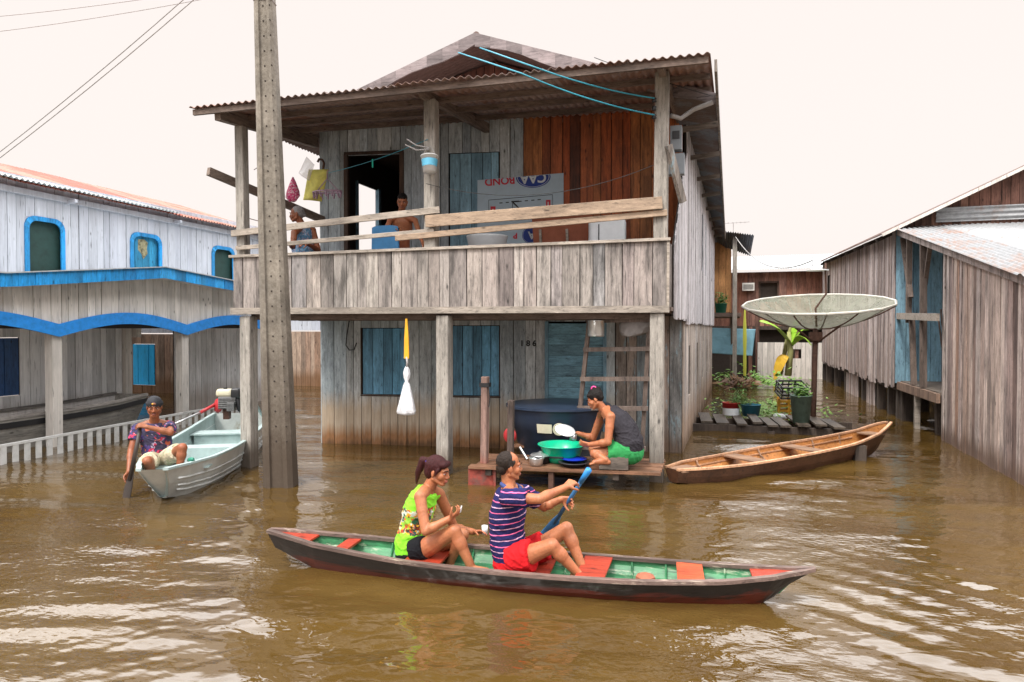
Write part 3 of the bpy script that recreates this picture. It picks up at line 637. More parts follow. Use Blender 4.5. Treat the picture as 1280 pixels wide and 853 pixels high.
# conduit bend and meter box, brackets
tubep('conduit',P_wire,mh,[Fp(5.72,4.55,-.2),(-.56,9.1,4.60),(-.40,9.2,4.73),(-.16,9.2,4.80)],.03)
mt=boxp('meter_box',P_meter,mh,(-.60,8.95,4.30),(.14,.16,.30));boxp('meter_window',M_black,mt,(-.60,8.866,4.33),(.09,.01,.10))
boxp('meter_box',P_meter,mh,(-.60,8.98,3.98),(.20,.14,.26))
one('prop_board',W_corner,mh,lambda m:m.bar((-.66,8.45,4.10),(-.50,8.7,3.45),.05,.10))
for dz in(0,.10,.20):
    one('insulator',M_black,mh,lambda m:m.lathe(Fp(5.50,4.46+dz,.10),[(.012,-.03),(.03,-.02),(.022,0),(.03,.02),(.012,.03)],10,caps=True),smooth=True)
tubep('insulator_rod',P_rust,mh,[Fp(5.50,4.40,.10),Fp(5.50,4.75,.10)],.01)
# ---- things on or hanging from the main house
def thing1(name,mat,fn,label,cat,group=None,smooth=False,bevel=0):
    m=MB();fn(m);o=m.build(name,mat,None,smooth=smooth,bevel=bevel);return tag(o,label,cat,group)
b=aY(265,215,7.9);c=Wp(-.05,3.72,.02);thing1('wooden_beam',W_beamy,lambda m:m.bar(V((-6.78,7.75,4.05)),V((-6.20,9.9,3.62)),.07,.11),'rough beam sticking out past the left balcony post and carrying the washing','beam')
# leaning insulation board
bd=empty('printed_board',Wp(3.26,2.17,.15),'pale blue printed panel propped against the upper wall, upside-down lettering and a blue oval','board')
Mb=lambda u,z,o: Wp(u,z,.10+o-(z-2.2)*.03)
def quadface(mb,u0,u1,z0,z1,o,th=.02,s=0,top=0):
    p=[Mb(u0,z0,o),Mb(u1,z0,o),Mb(u1,z0,o-th),Mb(u0,z0,o-th),Mb(u0,z1,o),Mb(u1,z1+top,o),Mb(u1,z1+top,o-th),Mb(u0,z1,o-th)];mb.hexa(p)
one('panel',P_lblue,bd,lambda m:quadface(m,2.60,3.95,2.17,4.22,0,top=.07))
TZ=lambda u:4.22+.07*(u-2.60)/1.35
clipn=(Mb(2.60,4.215,0),V((-_we.x*.05,-_we.y*.05,1)).normalized())
text('lettering','BOND',.165,P_redink,bd,faceM(Mb(2.955,4.20,.004),WZ,math.pi+R(3)),clip=clipn,spacing=1.0,bold=.004)
def oval(cu,cz,ru,rz,name,clip):
    for k,(s,mt_,o) in enumerate(((1,P_blueink,.002),(.93,P_wink,.0035),(.90,P_blueink,.005))):
        me=bpy.data.meshes.new(name);n=40
        pts=[Mb(cu+ru*s*math.cos(2*math.pi*i/n),cz+rz*s*math.sin(2*math.pi*i/n),o) for i in range(n)]
        bm=bmesh.new();bm.faces.new([bm.verts.new(p) for p in pts]);r=bmesh.ops.extrude_face_region(bm,geom=bm.faces[:]);
        bmesh.ops.translate(bm,verts=[q for q in r['geom'] if isinstance(q,bmesh.types.BMVert)],vec=V((_we.y,-_we.x,0))*-.0008)
        if clip:bmesh.ops.bisect_plane(bm,geom=bm.verts[:]+bm.edges[:]+bm.faces[:],plane_co=clip[0],plane_no=clip[1],clear_outer=True)
        bmesh.ops.translate(bm,verts=bm.verts[:],vec=-V(bd.location));bm.to_mesh(me);bm.free();me.materials.append(mt_)
        ob=bpy.data.objects.new(name,me);COL.objects.link(ob);ob.parent=bd
oval(3.48,4.24,.27,.165,'oval_emblem',clipn)
text('lettering','CAA',.20,P_wink,bd,faceM(Mb(3.48,4.225,.009),WZ,math.pi+R(3)),clip=clipn,bold=.006)
def lineq(m,u0,z0,u1,z1,w=.008): m.bar(Mb(u0,z0,.004),Mb(u1,z1,.004),.003,w)
one('printed_frame',P_blackink,bd,lambda m:(lineq(m,2.78,3.90,3.78,3.96),lineq(m,2.78,3.62,2.78,3.90),lineq(m,3.78,3.69,3.78,3.96),lineq(m,2.78,3.63,3.78,3.69),
   [lineq(m,2.95+.1*k,3.85+.006*k,3.0+.1*k,3.852+.006*k,.014) for k in range(7)],lineq(m,3.16,3.86,3.26,3.76,.022),lineq(m,3.16,3.74,3.16,3.87,.022),lineq(m,3.14,3.865,3.26,3.87,.022)))
one('printed_mark',P_redink,bd,lambda m:(quadface(m,2.81,2.89,3.62,3.80,.004,.003),quadface(m,3.68,3.75,3.76,3.88,.004,.003)))
one('printed_mark',P_wink,bd,lambda m:(quadface(m,2.842,2.858,3.66,3.76,.007,.002),quadface(m,2.83,2.87,3.703,3.718,.008,.002),quadface(m,3.706,3.722,3.79,3.85,.007,.002)),label='white bars of the printed signs')
oval(3.44,3.34,.13,.13,'oval_emblem',None)
text('lettering','A',.16,P_wink,bd,faceM(Mb(3.46,3.34,.009),WZ,math.pi),bold=.005)
text('lettering','B',.13,P_redink,bd,faceM(Mb(3.20,3.34,.005),WZ,math.pi),bold=.005)
# terracotta table turned on its side with pale legs
tb=empty('terracotta_table',Wp(3.95,2.17,.35),'terracotta coloured table with pale legs tipped up behind the balcony rail','table')
one('tabletop',P_terr,tb,lambda m:m.bar(Wp(3.52,3.10,.30),Wp(4.40,3.16,.30),.03,.95))
for u in(3.62,4.02):one('leg',W_rail,tb,lambda m:m.bar(Wp(u,3.38,.36),Wp(u+.06,2.3,.45),.03,.035,(1,0,0)))
# white water jug/tank
tk=empty('white_water_tank',Wp(4.62,2.17,.55),'rounded white plastic tank standing on the balcony by the red boards','tank')
def rbox(m,c,sx,sy,z0,z1,rz,rd=.06,tops=.06):
    rings=[]
    for z,k in((z0,.92),(z0+.03,1),(z1-tops,1),(z1-tops*.4,.95),(z1,.82)):
        rings.append([c+Matrix.Rotation(rz,3,'Z')@V((math.copysign(abs(math.cos(a))**.35,math.cos(a))*sx*k,math.copysign(abs(math.sin(a))**.35,math.sin(a))*sy*k,0))+V((0,0,z-c.z)) for a in [2*math.pi*i/40 for i in range(40)]])
    m.loft(rings)
one('tank_body',P_white,tk,lambda m:rbox(m,Wp(4.62,2.17,.55),.27,.22,2.17,3.47,WZ),smooth=True)
one('lid',P_white,tk,lambda m:m.lathe(Wp(4.56,3.47,.55),[(.09,-.03),(.09,.02),(.05,.035)],20,caps=True),smooth=True)
one('tank_band',P_potb,tk,lambda m:m.bar(Wp(4.50,2.8,.772),Wp(4.50,3.38,.772),.008,.015,(1,0,0)))
thing1('white_basin',P_white,lambda m:m.lathe(Wp(2.88,2.86,.75),[(.20,0),(.26,.12),(.29,.36),(.31,.38),(.30,.36),(.25,.12),(.05,.02)],28,caps=True),'round white basin raised behind the parapet under the printed panel','basin',smooth=True)
thing1('wooden_crate',W_rail,lambda m:m.box(Wp(2.88,2.515,.75),(.5,.5,.68),WZ),'bare box that carries the white basin on the balcony','box')
# hanging paint bucket
bk=empty('hanging_bucket',Fp(2.70,3.87,.22),'small white paint bucket with blue print hung on the middle balcony post','bucket')
def buckprof(m,c,r0,r1,h,t=.006,ax=(0,0,1)):
    m.lathe(c,[(.0,0),(r0,0),(r1,h),(r1+.006,h),(r1+.006,h+.008),(r1-t,h+.008),(r0-t,t),(0,t)],24,ax)
one('pail',P_white,bk,lambda m:buckprof(m,Fp(2.70,3.88,.20),.08,.11,.20,ax=(-.05,.12,1)),smooth=True)
one('printed_label',plain('sky blue label',(.10,.38,.55),.5),bk,lambda m:[m.lathe(Fp(2.70,3.945,.196),[(.0915,0),(.1045,.09)],24,(-.05,.12,1))],smooth=True)
tubep('handle',P_wire,bk,[Fp(2.60,4.06,.22),Fp(2.64,4.18,.16),Fp(2.68,4.24,.10),Fp(2.73,4.18,.16),Fp(2.80,4.06,.22)],.004,6)
thing1('wire_bundle',P_wire,lambda m:(m.tube([Fp(2.66,4.22,.09),Fp(2.50,4.25,.12),Fp(2.38,4.33,.14)],.010,6),m.tube([Fp(2.66,4.20,.09),Fp(2.50,4.19,.12),Fp(2.36,4.26,.14)],.010,6)),'two pale wire ends poking left above the hanging bucket','wire')
# clothes line, peg
thing1('clothes_line',P_cable,lambda m:m.tube(sag(Wp(-.02,4.35,.15),Fp(2.64,4.33,.08),.05),.005,6),'thin blue line strung in front of the open balcony doorway','clothes line')
thing1('clothes_peg',plain('aqua peg',(.0,.45,.33),.4),lambda m:m.box(sag(Wp(-.02,4.35,.15),Fp(2.64,4.33,.08),.05)[9]-V((0,0,.04)),(.018,.015,.12)),'small aqua clothes peg on the thin blue line','clothes peg')
thing1('long_wire',P_wired,lambda m:m.tube(sag(Fp(2.62,3.76,.10),Fp(5.5,3.9,.0),.25),.004,6),'thin dark wire sagging from middle post to right post behind the bucket','wire')
# washing at the left
def clothquad(m,A,B,C,D,amp=.02,fr=6,n=10,th=.006):
    A,B,C,D=map(V,(A,B,C,D));nr=(B-A).cross(D-A).normalized();g=[]
    for sgn in(0,1):
        n0=len(m.v);g.append(n0)
        for i in range(n+1):
            for j in range(n+1):
                s=i/n;t=j/n;p=A.lerp(B,s).lerp(D.lerp(C,s),t);m.v.append(p+nr*(amp*math.sin(s*fr+t*2)*(.3+t)+(th if sgn else 0)))
        for i in range(n):
            for j in range(n):
                q=[n0+i*(n+1)+j,n0+(i+1)*(n+1)+j,n0+(i+1)*(n+1)+j+1,n0+i*(n+1)+j+1];m.f.append(q if sgn else q[::-1])
    a,b=g
    for i in range(n):
        for L in([i*(n+1),(i+1)*(n+1)],[i*(n+1)+n,(i+1)*(n+1)+n],[i,i+1],[n*(n+1)+i,n*(n+1)+i+1]):
            m.f.append([a+L[0],a+L[1],b+L[1],b+L[0]])
y0=9.2
thing1('yellow_cloth',P_ycl,lambda m:clothquad(m,aY(386,212,y0),aY(411,212,y0+.05),aY(401,252,y0+.05),aY(378,250,y0)),'pale yellow cloth hanging from a hook at the left of the balcony','cloth',smooth=True)
thing1('clear_bag',P_clear,lambda m:clothquad(m,aY(383,196,y0-.2),aY(393,206,y0-.2),aY(385,226,y0-.2),aY(372,216,y0-.2)),'thin clear plastic bag above the yellow cloth','bag',smooth=True)
thing1('pink_cloth',P_pink,lambda m:m.loft([[aY(366,222+k*6,y0-.4)+V((math.cos(a)*r_,math.sin(a)*r_*.5,.01*math.sin(3*a))) for a in[2*math.pi*i/14 for i in range(14)]] for k,r_ in enumerate((.01,.05,.08,.11,.12,.06))]),'bunched pink and white cloth hanging beside the concrete pole','cloth',smooth=True)
thing1('hook',P_rust,lambda m:m.tube([aY(404,212,9.3),aY(405,204,9.3),aY(403,200,9.3),aY(399,199,9.3),aY(397,203,9.3)],.018,8),'curved dark hook above the yellow cloth','hook',smooth=True)
hg=empty('peg_hanger',aY(409,245,9.1),'lilac clip hanger with rows of pegs left of the open doorway','hanger')
ctr=aY(409,240,9.1)
one('hanger_frame',P_hang,hg,lambda m:(m.tube([ctr+V((math.cos(a)*.24,math.sin(a)*.12,0)) for a in[2*math.pi*i/24 for i in range(25)]],.011,6),m.tube([ctr+V((-.23,0,0)),ctr+V((.23,0,0))],.008,6),m.tube([ctr+V((-.2,0,0)),ctr+V((0,0,.2)),ctr+V((.2,0,0))],.008,6),m.tube([ctr+V((0,0,.2)),ctr+V((0,0,.3)),ctr+V((.03,0,.33))],.008,6)),smooth=True)
for i in range(14):
    a=2*math.pi*i/14;p=ctr+V((math.cos(a)*.23,math.sin(a)*.11,-.05));one('peg',P_hang,hg,lambda m:m.box(p,(.014,.02,.08),rot=Matrix.Rotation(.3*math.sin(i*2.3),3,'Y')))
# bag on strap
bgp=Fp(2.34,0,.06)
bg_=empty('hanging_bag',bgp+V((0,0,.76)),'knotted white cloth bag hanging from a yellow strap under the balcony','bag')
rings=[]
for z,r_ in((1.40,.012),(1.37,.03),(1.31,.045),(1.25,.04),(1.20,.020),(1.16,.040),(1.05,.068),(.92,.098),(.81,.120),(.775,.112),(.76,.07)):
    rings.append([V((bgp.x,bgp.y,z))+V((math.cos(a)*r_*(1+.13*math.sin(5*a+z*4)+.05*math.sin(9*a-z*7)),math.sin(a)*r_*.8*(1+.13*math.sin(5*a+z*4)),0)) for a in[2*math.pi*i/30 for i in range(30)]])
m=MB();m.loft(rings);m.build('bag_body',P_bag,bg_,smooth=True)
one('strap',P_yelc,bg_,lambda m:m.loft([[V((bgp.x,bgp.y,z))+V((sx*w_,sy*.008,0)) for sx,sy in((-1,-1),(1,-1),(1,1),(-1,1))] for z,w_ in((1.50,.035),(1.75,.03),(2.02,.012))]))
tubep('cord',P_wire,bg_,[V((bgp.x,bgp.y,1.52)),V((bgp.x+.01,bgp.y,1.45)),V((bgp.x,bgp.y,1.38))],.016,6)
thing1('hose_loop',P_wired,lambda m:m.tube([Wp(.50,2.05,.06),Wp(.46,1.8,.07),Wp(.44,1.62,.07),Wp(.50,1.54,.07),Wp(.58,1.55,.07),Wp(.62,1.66,.07)],.010,6),'black hose end curling on the lower wall left of the first shutter','hose',smooth=True)
# blue cables from the gable
thing1('electric_cable',P_cable,lambda m:m.tube([aY(573,66,9.1)]+sag(aY(652,92,7.62),Fp(5.50,4.47,.14),.05),.009,6),'lower aqua cable from the gable to the post insulators','cable',smooth=True)
thing1('electric_cable',P_cable,lambda m:m.tube([aY(600,60,9.1)]+sag(aY(668,84,7.64),Fp(5.50,4.67,.14),.04),.009,6),'upper aqua cable from the gable to the post insulators','cable',smooth=True)
thing1('drop_wire',P_wired,lambda m:m.tube(sag(V((-1.7,9.2,5.55)),(-.15,8.4,4.62),.02),.005,6),'thin dark wire crossing the right end of the porch roof','wire')
# ladder
ld=empty('ladder',(-1.35,8.9,.25),'worn wooden ladder leaning under the balcony behind the washing woman','ladder')
LA=lambda px,py,y:aY(px,py,y)
l0,l1=LA(719,570,9.0),LA(737,398,8.7);r0,r1=LA(802,572,9.0),LA(812,396,8.7)
for a_,b_ in((l0,l1),(r0,r1)): barp('stile',W_ladder,ld,a_,b_,.075,.05,(1,0,0))
for t in(.07,.36,.57,.78,.98): barp('rung',W_ladder,ld,l0.lerp(l1,t)+V((-.03,-.04,0)),r0.lerp(r1,t)+V((.05,-.04,0)),.05,.055)
thing1('hanging_pot',P_alum,lambda m:m.lathe(aY(745,421,8.6),[(0,0),(.10,0),(.105,.02),(.105,.20),(.115,.205),(.10,.205),(.098,.02),(0,.012)],24),'shiny aluminium pot hanging at the top of the ladder','pot',smooth=True)
thing1('dark_pan',P_potb,lambda m:(m.lathe(aY(757,402,8.75),[(.0,0),(.10,.01),(.12,.07),(.0,.05)],20),m.ell(aY(748,399,8.75),(.07,.05,.05))),'dark pans bunched above the aluminium pot','pan',smooth=True)
thing1('grey_sack',P_sack,lambda m:m.loft([[aY(797+dx,398,8.75)+V((math.cos(a)*r_*1.5,math.sin(a)*.1,-z)) for a in[2*math.pi*i/20 for i in range(20)]] for dx,r_,z in((2,.15,0),(0,.16,.08),(-3,.13,.18),(-8,.08,.22),(-10,.03,.235))]),'grey sack tucked beneath the balcony by the right post','sack',smooth=True)
# =============================== CONCRETE POLE
pb=V((-5.10,7.02,0));pt=V((-5.33,7.02,6.9))
pole=empty('electricity_pole',pb,'tall tapering concrete electricity pole with rows of holes, standing in the water before the balcony','pole')
prz=R(17)
def polering(t):
    c=pb.lerp(pt,t)+V((0,0,-.4*(1-t)));w=.185-.088*t;d=.15-.06*t;ch=.05*(1-t*.4)
    P=[(-w,-d+ch),(-w+ch,-d),(-.45*w,-d),(-.40*w,-d+.03),(.40*w,-d+.03),(.45*w,-d),(w-ch,-d),(w,-d+ch),(w,d-ch),(w-ch,d),(-w+ch,d),(-w,d-ch)]
    return [c+Matrix.Rotation(prz,3,'Z')@V((x,y,0)) for x,y in P]
fwd=Matrix.Rotation(prz,3,'Z')@V((0,-1,0));sdx=Matrix.Rotation(prz,3,'Z')@V((1,0,0))
def shaft(m):
    m.loft([polering(i/10) for i in range(11)]);nf=len(m.f)
    for i in range(34):
        t=.13+i*.0245;c=pb.lerp(pt,t)+V((0,0,-.4*(1-t)));d=.15-.06*t-.028
        c=c+fwd*d;m.lathe(c-fwd*.01,[(.010,0),(.010,.013)],8,fwd,caps=True)
        w=(.185-.088*t);c2=pb.lerp(pt,t)+V((0,0,-.4*(1-t)))+fwd*(.15-.06*t+.001)+sdx*(w*.78);m.lathe(c2-fwd*.01,[(.008,0),(.008,.012)],6,fwd,caps=True)
    m.dark|=set(range(nf,len(m.f)))
one('shaft',M_conc,pole,shaft)
one('wire_band',P_wire,pole,lambda m:m.tube([p+(p-pb.lerp(pt,.835))*.03 for p in polering(.85)+polering(.85)[:1]],.006,6))
boxp('metal_strip',P_alum,pole,pb.lerp(pt,.905)+fwd*.09+V((0,0,-.03)),(.035,.01,.45),prz)
# power lines
PT=pb.lerp(pt,.97)
for a_,b_,s,l in((PT,V((-13.5,6.6,2.35)),.25,'upper thin wire from the concrete pole to the blue awning house'),(PT-V((0,0,.12)),V((-13.0,6.2,2.15)),.25,'lower thin wire from the concrete pole to the blue awning house')):
    thing1('overhead_wire',P_wire,lambda m:m.tube(sag(a_,b_,s),.006,5),l,'wire',smooth=True)
for y_,z_,l in((12.0,10.9,'highest thin wire crossing the top left corner of the sky'),(12.0,10.55,'second thin wire crossing the top left corner of the sky')):
    a_=aY(-40,24 if z_>10.7 else 44,y_);b_=aY(330,-25 if z_>10.7 else -16,y_)
    thing1('overhead_wire',P_wire,lambda m:m.tube(sag(a_,b_,.08),.007,5),l,'wire',smooth=True)
# =============================== LEFT HOUSE
lh=empty('blue_trimmed_house',(-12.5,10,0),'white boarded house with bright blue window frames, red sheet roof and arched porch','house')
UX=-11.5;AX=-10.2
def LX(X,Y0,Y1): return ((X,Y1),(X,Y0))   # boards facing +X: run from far to near
wins=[(8.75,9.44,2.70,3.82,'open'),(10.93,11.68,2.75,3.83,'shut'),(13.23,13.95,2.75,3.82,'open')]
Y0,Y1=5.0,15.2
a_,b_=((UX,Y0),(UX,Y1))
one('upper_wall',W_white,lh,lambda m:planks(m,a_,b_,2.3,4.5,.17,[(q[0]-Y0,q[1]-Y0,q[2],q[3]) for q in wins],seed=31))
def roundwin(y0,y1,z0,z1,r):
    pts=[(y0,z0)];pts+= [(y0+r-r*math.cos(t),z1-r+r*math.sin(t)) for t in[math.pi/2*i/6 for i in range(7)]]
    pts+= [(y1-r+r*math.sin(t),z1-r+r*math.cos(t)) for t in[math.pi/2*i/6 for i in range(7)]];pts.append((y1,z0));return pts
for y0,y1,z0,z1,st in wins:
    P=roundwin(y0-.03,y1+.03,z0,z1+.03,.2);m=MB()
    Pi=roundwin(y0+.05,y1-.05,z0,z1-.05,.15)
    for i in range(len(P)-1):
        a1,b1,c1,d1=P[i],P[i+1],Pi[i+1],Pi[i];f=UX+.045;g=UX+.018
        m.hexa([(f,a1[0],a1[1]),(f,b1[0],b1[1]),(f,c1[0],c1[1]),(f,d1[0],d1[1]),(g,a1[0],a1[1]),(g,b1[0],b1[1]),(g,c1[0],c1[1]),(g,d1[0],d1[1])])
    wf=m.build('window_frame',P_bblue,lh)
    # corner fillets of board between round frame and square cut, then the pane behind
    m=MB();r=.2
    for s in(0,1):
        yc=y0 if s==0 else y1;sg=1 if s==0 else -1
        arc=[(yc+sg*(r-r*math.cos(t))-sg*.03,z1+.03-r+r*math.sin(t)) for t in[math.pi/2*i/6 for i in range(7)]]
        ring=[(yc-sg*.02,z1+.02)]+arc
        m.loft([[V((UX+.012,p[0],p[1])) for p in ring],[V((UX-.0,p[0],p[1])) for p in ring]])
    m.build('corner_board',W_white,lh)
    if st=='shut': one('window_shutter',wood('cyan shutter boards',[(.03,.27,.48),(.035,.30,.53)],weather=.3,grain=.2),lh,lambda m:planks(m,(UX-.05,y0-.02),(UX-.05,y1+.02),z0,z1+.02,.2,seed=32))
    else: one('window_screen',plain('dark green screen '+str(y0),(.012,.045,.038),.7,0,.2),lh,lambda m:m.box((UX-.06,(y0+y1)/2,(z0+z1)/2),(.02,y1-y0+.04,z1-z0+.04)))
one('torn_sticker',plain('old paper',(.24,.22,.13),.8,0,.6,14),lh,lambda m:m.loft([[V((UX-.024,11.25+dy,3.55+dz)) for dy,dz in((-.10,.17),(.05,.19),(.15,.13),(.12,.0),(.14,-.10),(.03,-.22),(-.02,-.12),(-.11,-.04))],[V((UX-.028,11.25+dy,3.55+dz)) for dy,dz in((-.10,.17),(.05,.19),(.15,.13),(.12,.0),(.14,-.10),(.03,-.22),(-.02,-.12),(-.11,-.04))]]))
one('roof',C_roofr,lh,lambda m:corr(m,(-11.2,Y0-.3,4.36),(-11.2,Y1+.4,4.30),(-14.6,Y1+.4,5.32),(-14.6,Y0-.3,5.40),lam=.09,seed=33,drop=.02))
one('roof',C_roofw,lh,lambda m:corr(m,(-11.16,Y0-.3,4.395),(-11.16,11.9,4.35),(-11.55,11.0,4.46),(-12.0,Y0-.3,4.62),lam=.09,seed=34),label='white replacement sheets along the eave')
one('roof',C_roofr,lh,lambda m:corr(m,(-14.6,Y0-.3,5.38),(-14.6,Y1+.4,5.31),(-18.2,Y1+.4,4.3),(-18.2,Y0-.3,4.3),seed=35),label='back slope of the red roof')
one('eave_board',W_white,lh,lambda m:(m.bar((UX+.06,Y0,4.24),(UX+.06,Y1,4.20),.06,.10),[m.bar((UX+.02,y,4.17),(-11.22,y,4.20),.05,.06) for y in(9.5,12.0,14.0)]))
one('end_wall',W_white,lh,lambda m:planks(m,(UX,Y1),(-18,Y1),2.25,4.3,.2,seed=36))
one('back_wall',W_white,lh,lambda m:planks(m,(-18,Y1),(-18,Y0),2.3,4.3,.3,seed=37))
one('upper_floor',W_arch,lh,lambda m:slab(m,(AX-.1,Y0,2.28),(-18,Y0,2.28),(-18,Y1,2.28),(AX-.1,Y1,2.28),.05),label='ceiling over the flooded porch')
one('lower_wall',W_arch,lh,lambda m:planks(m,(UX,Y0),(UX,10.68),-.3,2.22,.17,[(7.3-Y0,8.62-Y0,.75,1.74)],seed=38))
one('lower_wall',W_arch,lh,lambda m:planks(m,(UX,12.05),(UX,Y1),-.3,2.22,.17,seed=39),label='grey blue wall at the far end of the porch')
one('door',P_navy,lh,lambda m:planks(m,(UX-.02,7.31),(UX-.02,8.61),.76,1.73,.2,seed=41))
one('porch_post',W_cream,lh,lambda m:m.box((UX+.03,10.78,1.0),(.14,.14,2.5)),label='inner post beside the passage')
one('lamp_box',W_cream,lh,lambda m:m.box((UX+.10,10.95,1.85),(.14,.14,.28)))
sp_=[5.5,8.2,10.9,13.6]
for y in sp_[0:4]:
    one('porch_post',W_cream,lh,lambda m:m.box((AX,y,.8),(.17,.17,2.2)),bevel=.008)
def archz(y):
    for i in range(3):
        if sp_[i]<=y<=sp_[i+1]: return 1.86+.21*math.sin(math.pi*(y-sp_[i])/(sp_[i+1]-sp_[i]))
    return 1.86
def archband(m):
    n=90;x0=AX+.14;x1=AX+.10
    for i in range(n):
        ya=sp_[0]+(sp_[3]-sp_[0])*i/n;yb=sp_[0]+(sp_[3]-sp_[0])*(i+1)/n;za,zb=archz(ya),archz(yb)
        m.hexa([(x0,ya,za-.10),(x0,yb,zb-.10),(x1,yb,zb-.10),(x1,ya,za-.10),(x0,ya,za+.10),(x0,yb,zb+.10),(x1,yb,zb+.10),(x1,ya,za+.10)])
P_band=plain('bright blue trim paint',(.015,.25,.72),.5,0,.15,12)
one('arched_trim',P_band,lh,archband)
fz=lambda y: 2.62+.33*max(0,1-abs(y-10.05)/(2.9 if y<10.05 else 4.6))*1.0
one('porch_fascia',W_cream,lh,lambda m:planks(m,(AX+.07,sp_[0]),(AX+.07,sp_[3]),lambda u:archz(sp_[0]+u)+.02,lambda u:fz(sp_[0]+u)-.08,.15,seed=42))
def fasc(m):
    rg=random.Random(3)
    y=Y0
    while y<13.9:
        y2=min(y+.26,13.9)
        if y<10.05<y2: y2=10.05
        j=rg.uniform(-.004,.004);X0=AX+.42+j
        m.hexa([(X0,y,fz(y)-.14),(X0,y2-.004,fz(y2)-.14),(X0-.02,y2-.004,fz(y2)-.14),(X0-.02,y,fz(y)-.14),(X0,y,fz(y)+.056),(X0,y2-.004,fz(y2)+.056),(X0-.02,y2-.004,fz(y2)+.056),(X0-.02,y,fz(y)+.056)])
        y=y2
one('awning_edge',P_bblue,lh,fasc)
one('awning_roof',C_roofw,lh,lambda m:(slab(m,(AX+.46,Y0,fz(Y0)+.075),(AX+.46,7.15,fz(7.15)+.075),(UX+.03,7.15,fz(7.15)+.07),(UX+.03,Y0,fz(Y0)+.07),.018),slab(m,(AX+.46,7.15,fz(7.15)+.075),(AX+.46,10.05,fz(10.05)+.075),(UX+.03,10.05,fz(10.05)+.07),(UX+.03,7.15,fz(7.15)+.07),.018),slab(m,(AX+.46,10.05,fz(10.05)+.075),(AX+.46,13.95,fz(13.95)+.075),(UX+.03,13.95,fz(13.95)+.07),(UX+.03,10.05,fz(10.05)+.07),.018)))
one('awning_soffit',W_arch,lh,lambda m:(slab(m,(AX+.40,Y0,fz(Y0)-.10),(AX+.40,10.05,fz(10.05)-.10),(AX+.09,10.05,fz(10.05)-.10),(AX+.09,Y0,fz(Y0)-.10),.02),slab(m,(AX+.40,10.05,fz(10.05)-.10),(AX+.40,13.9,fz(13.9)-.10),(AX+.09,13.9,fz(13.9)-.10),(AX+.09,10.05,fz(10.05)-.10),.02)))
# houses behind the left one
dh=empty('plank_house',(-16,16.3,0),'brown plank house with a blue shutter seen through the arched porch','house')
one('front_wall',W_brown,dh,lambda m:planks(m,(-18.5,16.0),(-13.6,16.0),-.3,1.72,.17,[(1.75,2.56,.21,1.43)],seed=43))
one('upper_wall',W_white,dh,lambda m:planks(m,(-18.5,16.0),(-13.6,16.0),1.75,2.6,.2,seed=44))
one('window_shutter',wood('vivid blue shutter',[(.02,.45,.90)],weather=.15,grain=.1,flake=False,vary=.1),dh,lambda m:planks(m,(-16.74,15.98),(-15.95,15.98),.22,1.42,.22,seed=45))
dh2=empty('distant_plank_house',(-13,19.5,0),'far brown plank house with pale upper wall between the pole and the main house','house')
one('front_wall',W_brown,dh2,lambda m:planks(m,(-17.5,19.3),(-8.0,19.3),-.3,1.78,.19,seed=46))
one('upper_wall',W_white,dh2,lambda m:planks(m,(-17.5,19.3),(-8.0,19.3),1.82,2.9,.3,seed=47))
one('roof',C_roofz,dh2,lambda m:corr(m,(-17.6,18.9,2.85),(-7.9,18.9,2.85),(-7.9,22,3.6),(-17.6,22,3.6),seed=48))
# white picket fence in the water
fe=empty('picket_fence',(-9.8,9,0),'low white slat fence just above the flood water in front of the arched porch','fence')
fpth=[V((-9.45,5.2,0)),V((-9.55,6.87,0)),V((-9.75,9.0,0)),V((-9.95,11.0,0)),V((-10.05,12.6,0))]
def fpt(s):
    for i in range(len(fpth)-1):
        L=(fpth[i+1]-fpth[i]).length
        if s<=L: return fpth[i].lerp(fpth[i+1],s/L)
        s-=L
    return fpth[-1]
FLn=sum((fpth[i+1]-fpth[i]).length for i in range(len(fpth)-1))
one('rail',P_fence,fe,lambda m:[m.bar(fpt(FLn*i/8)+V((0,0,.265)),fpt(FLn*(i+1)/8)+V((0,0,.265)),.05,.035) for i in range(8)])
s=.05;rg=random.Random(2)
while s<FLn:
    p=fpt(s);one('slat',P_fence,fe,lambda m:m.box((p.x+.01,p.y,.02+rg.uniform(-.004,.004)),(.02,.085,.45),R(3)));s+=.185
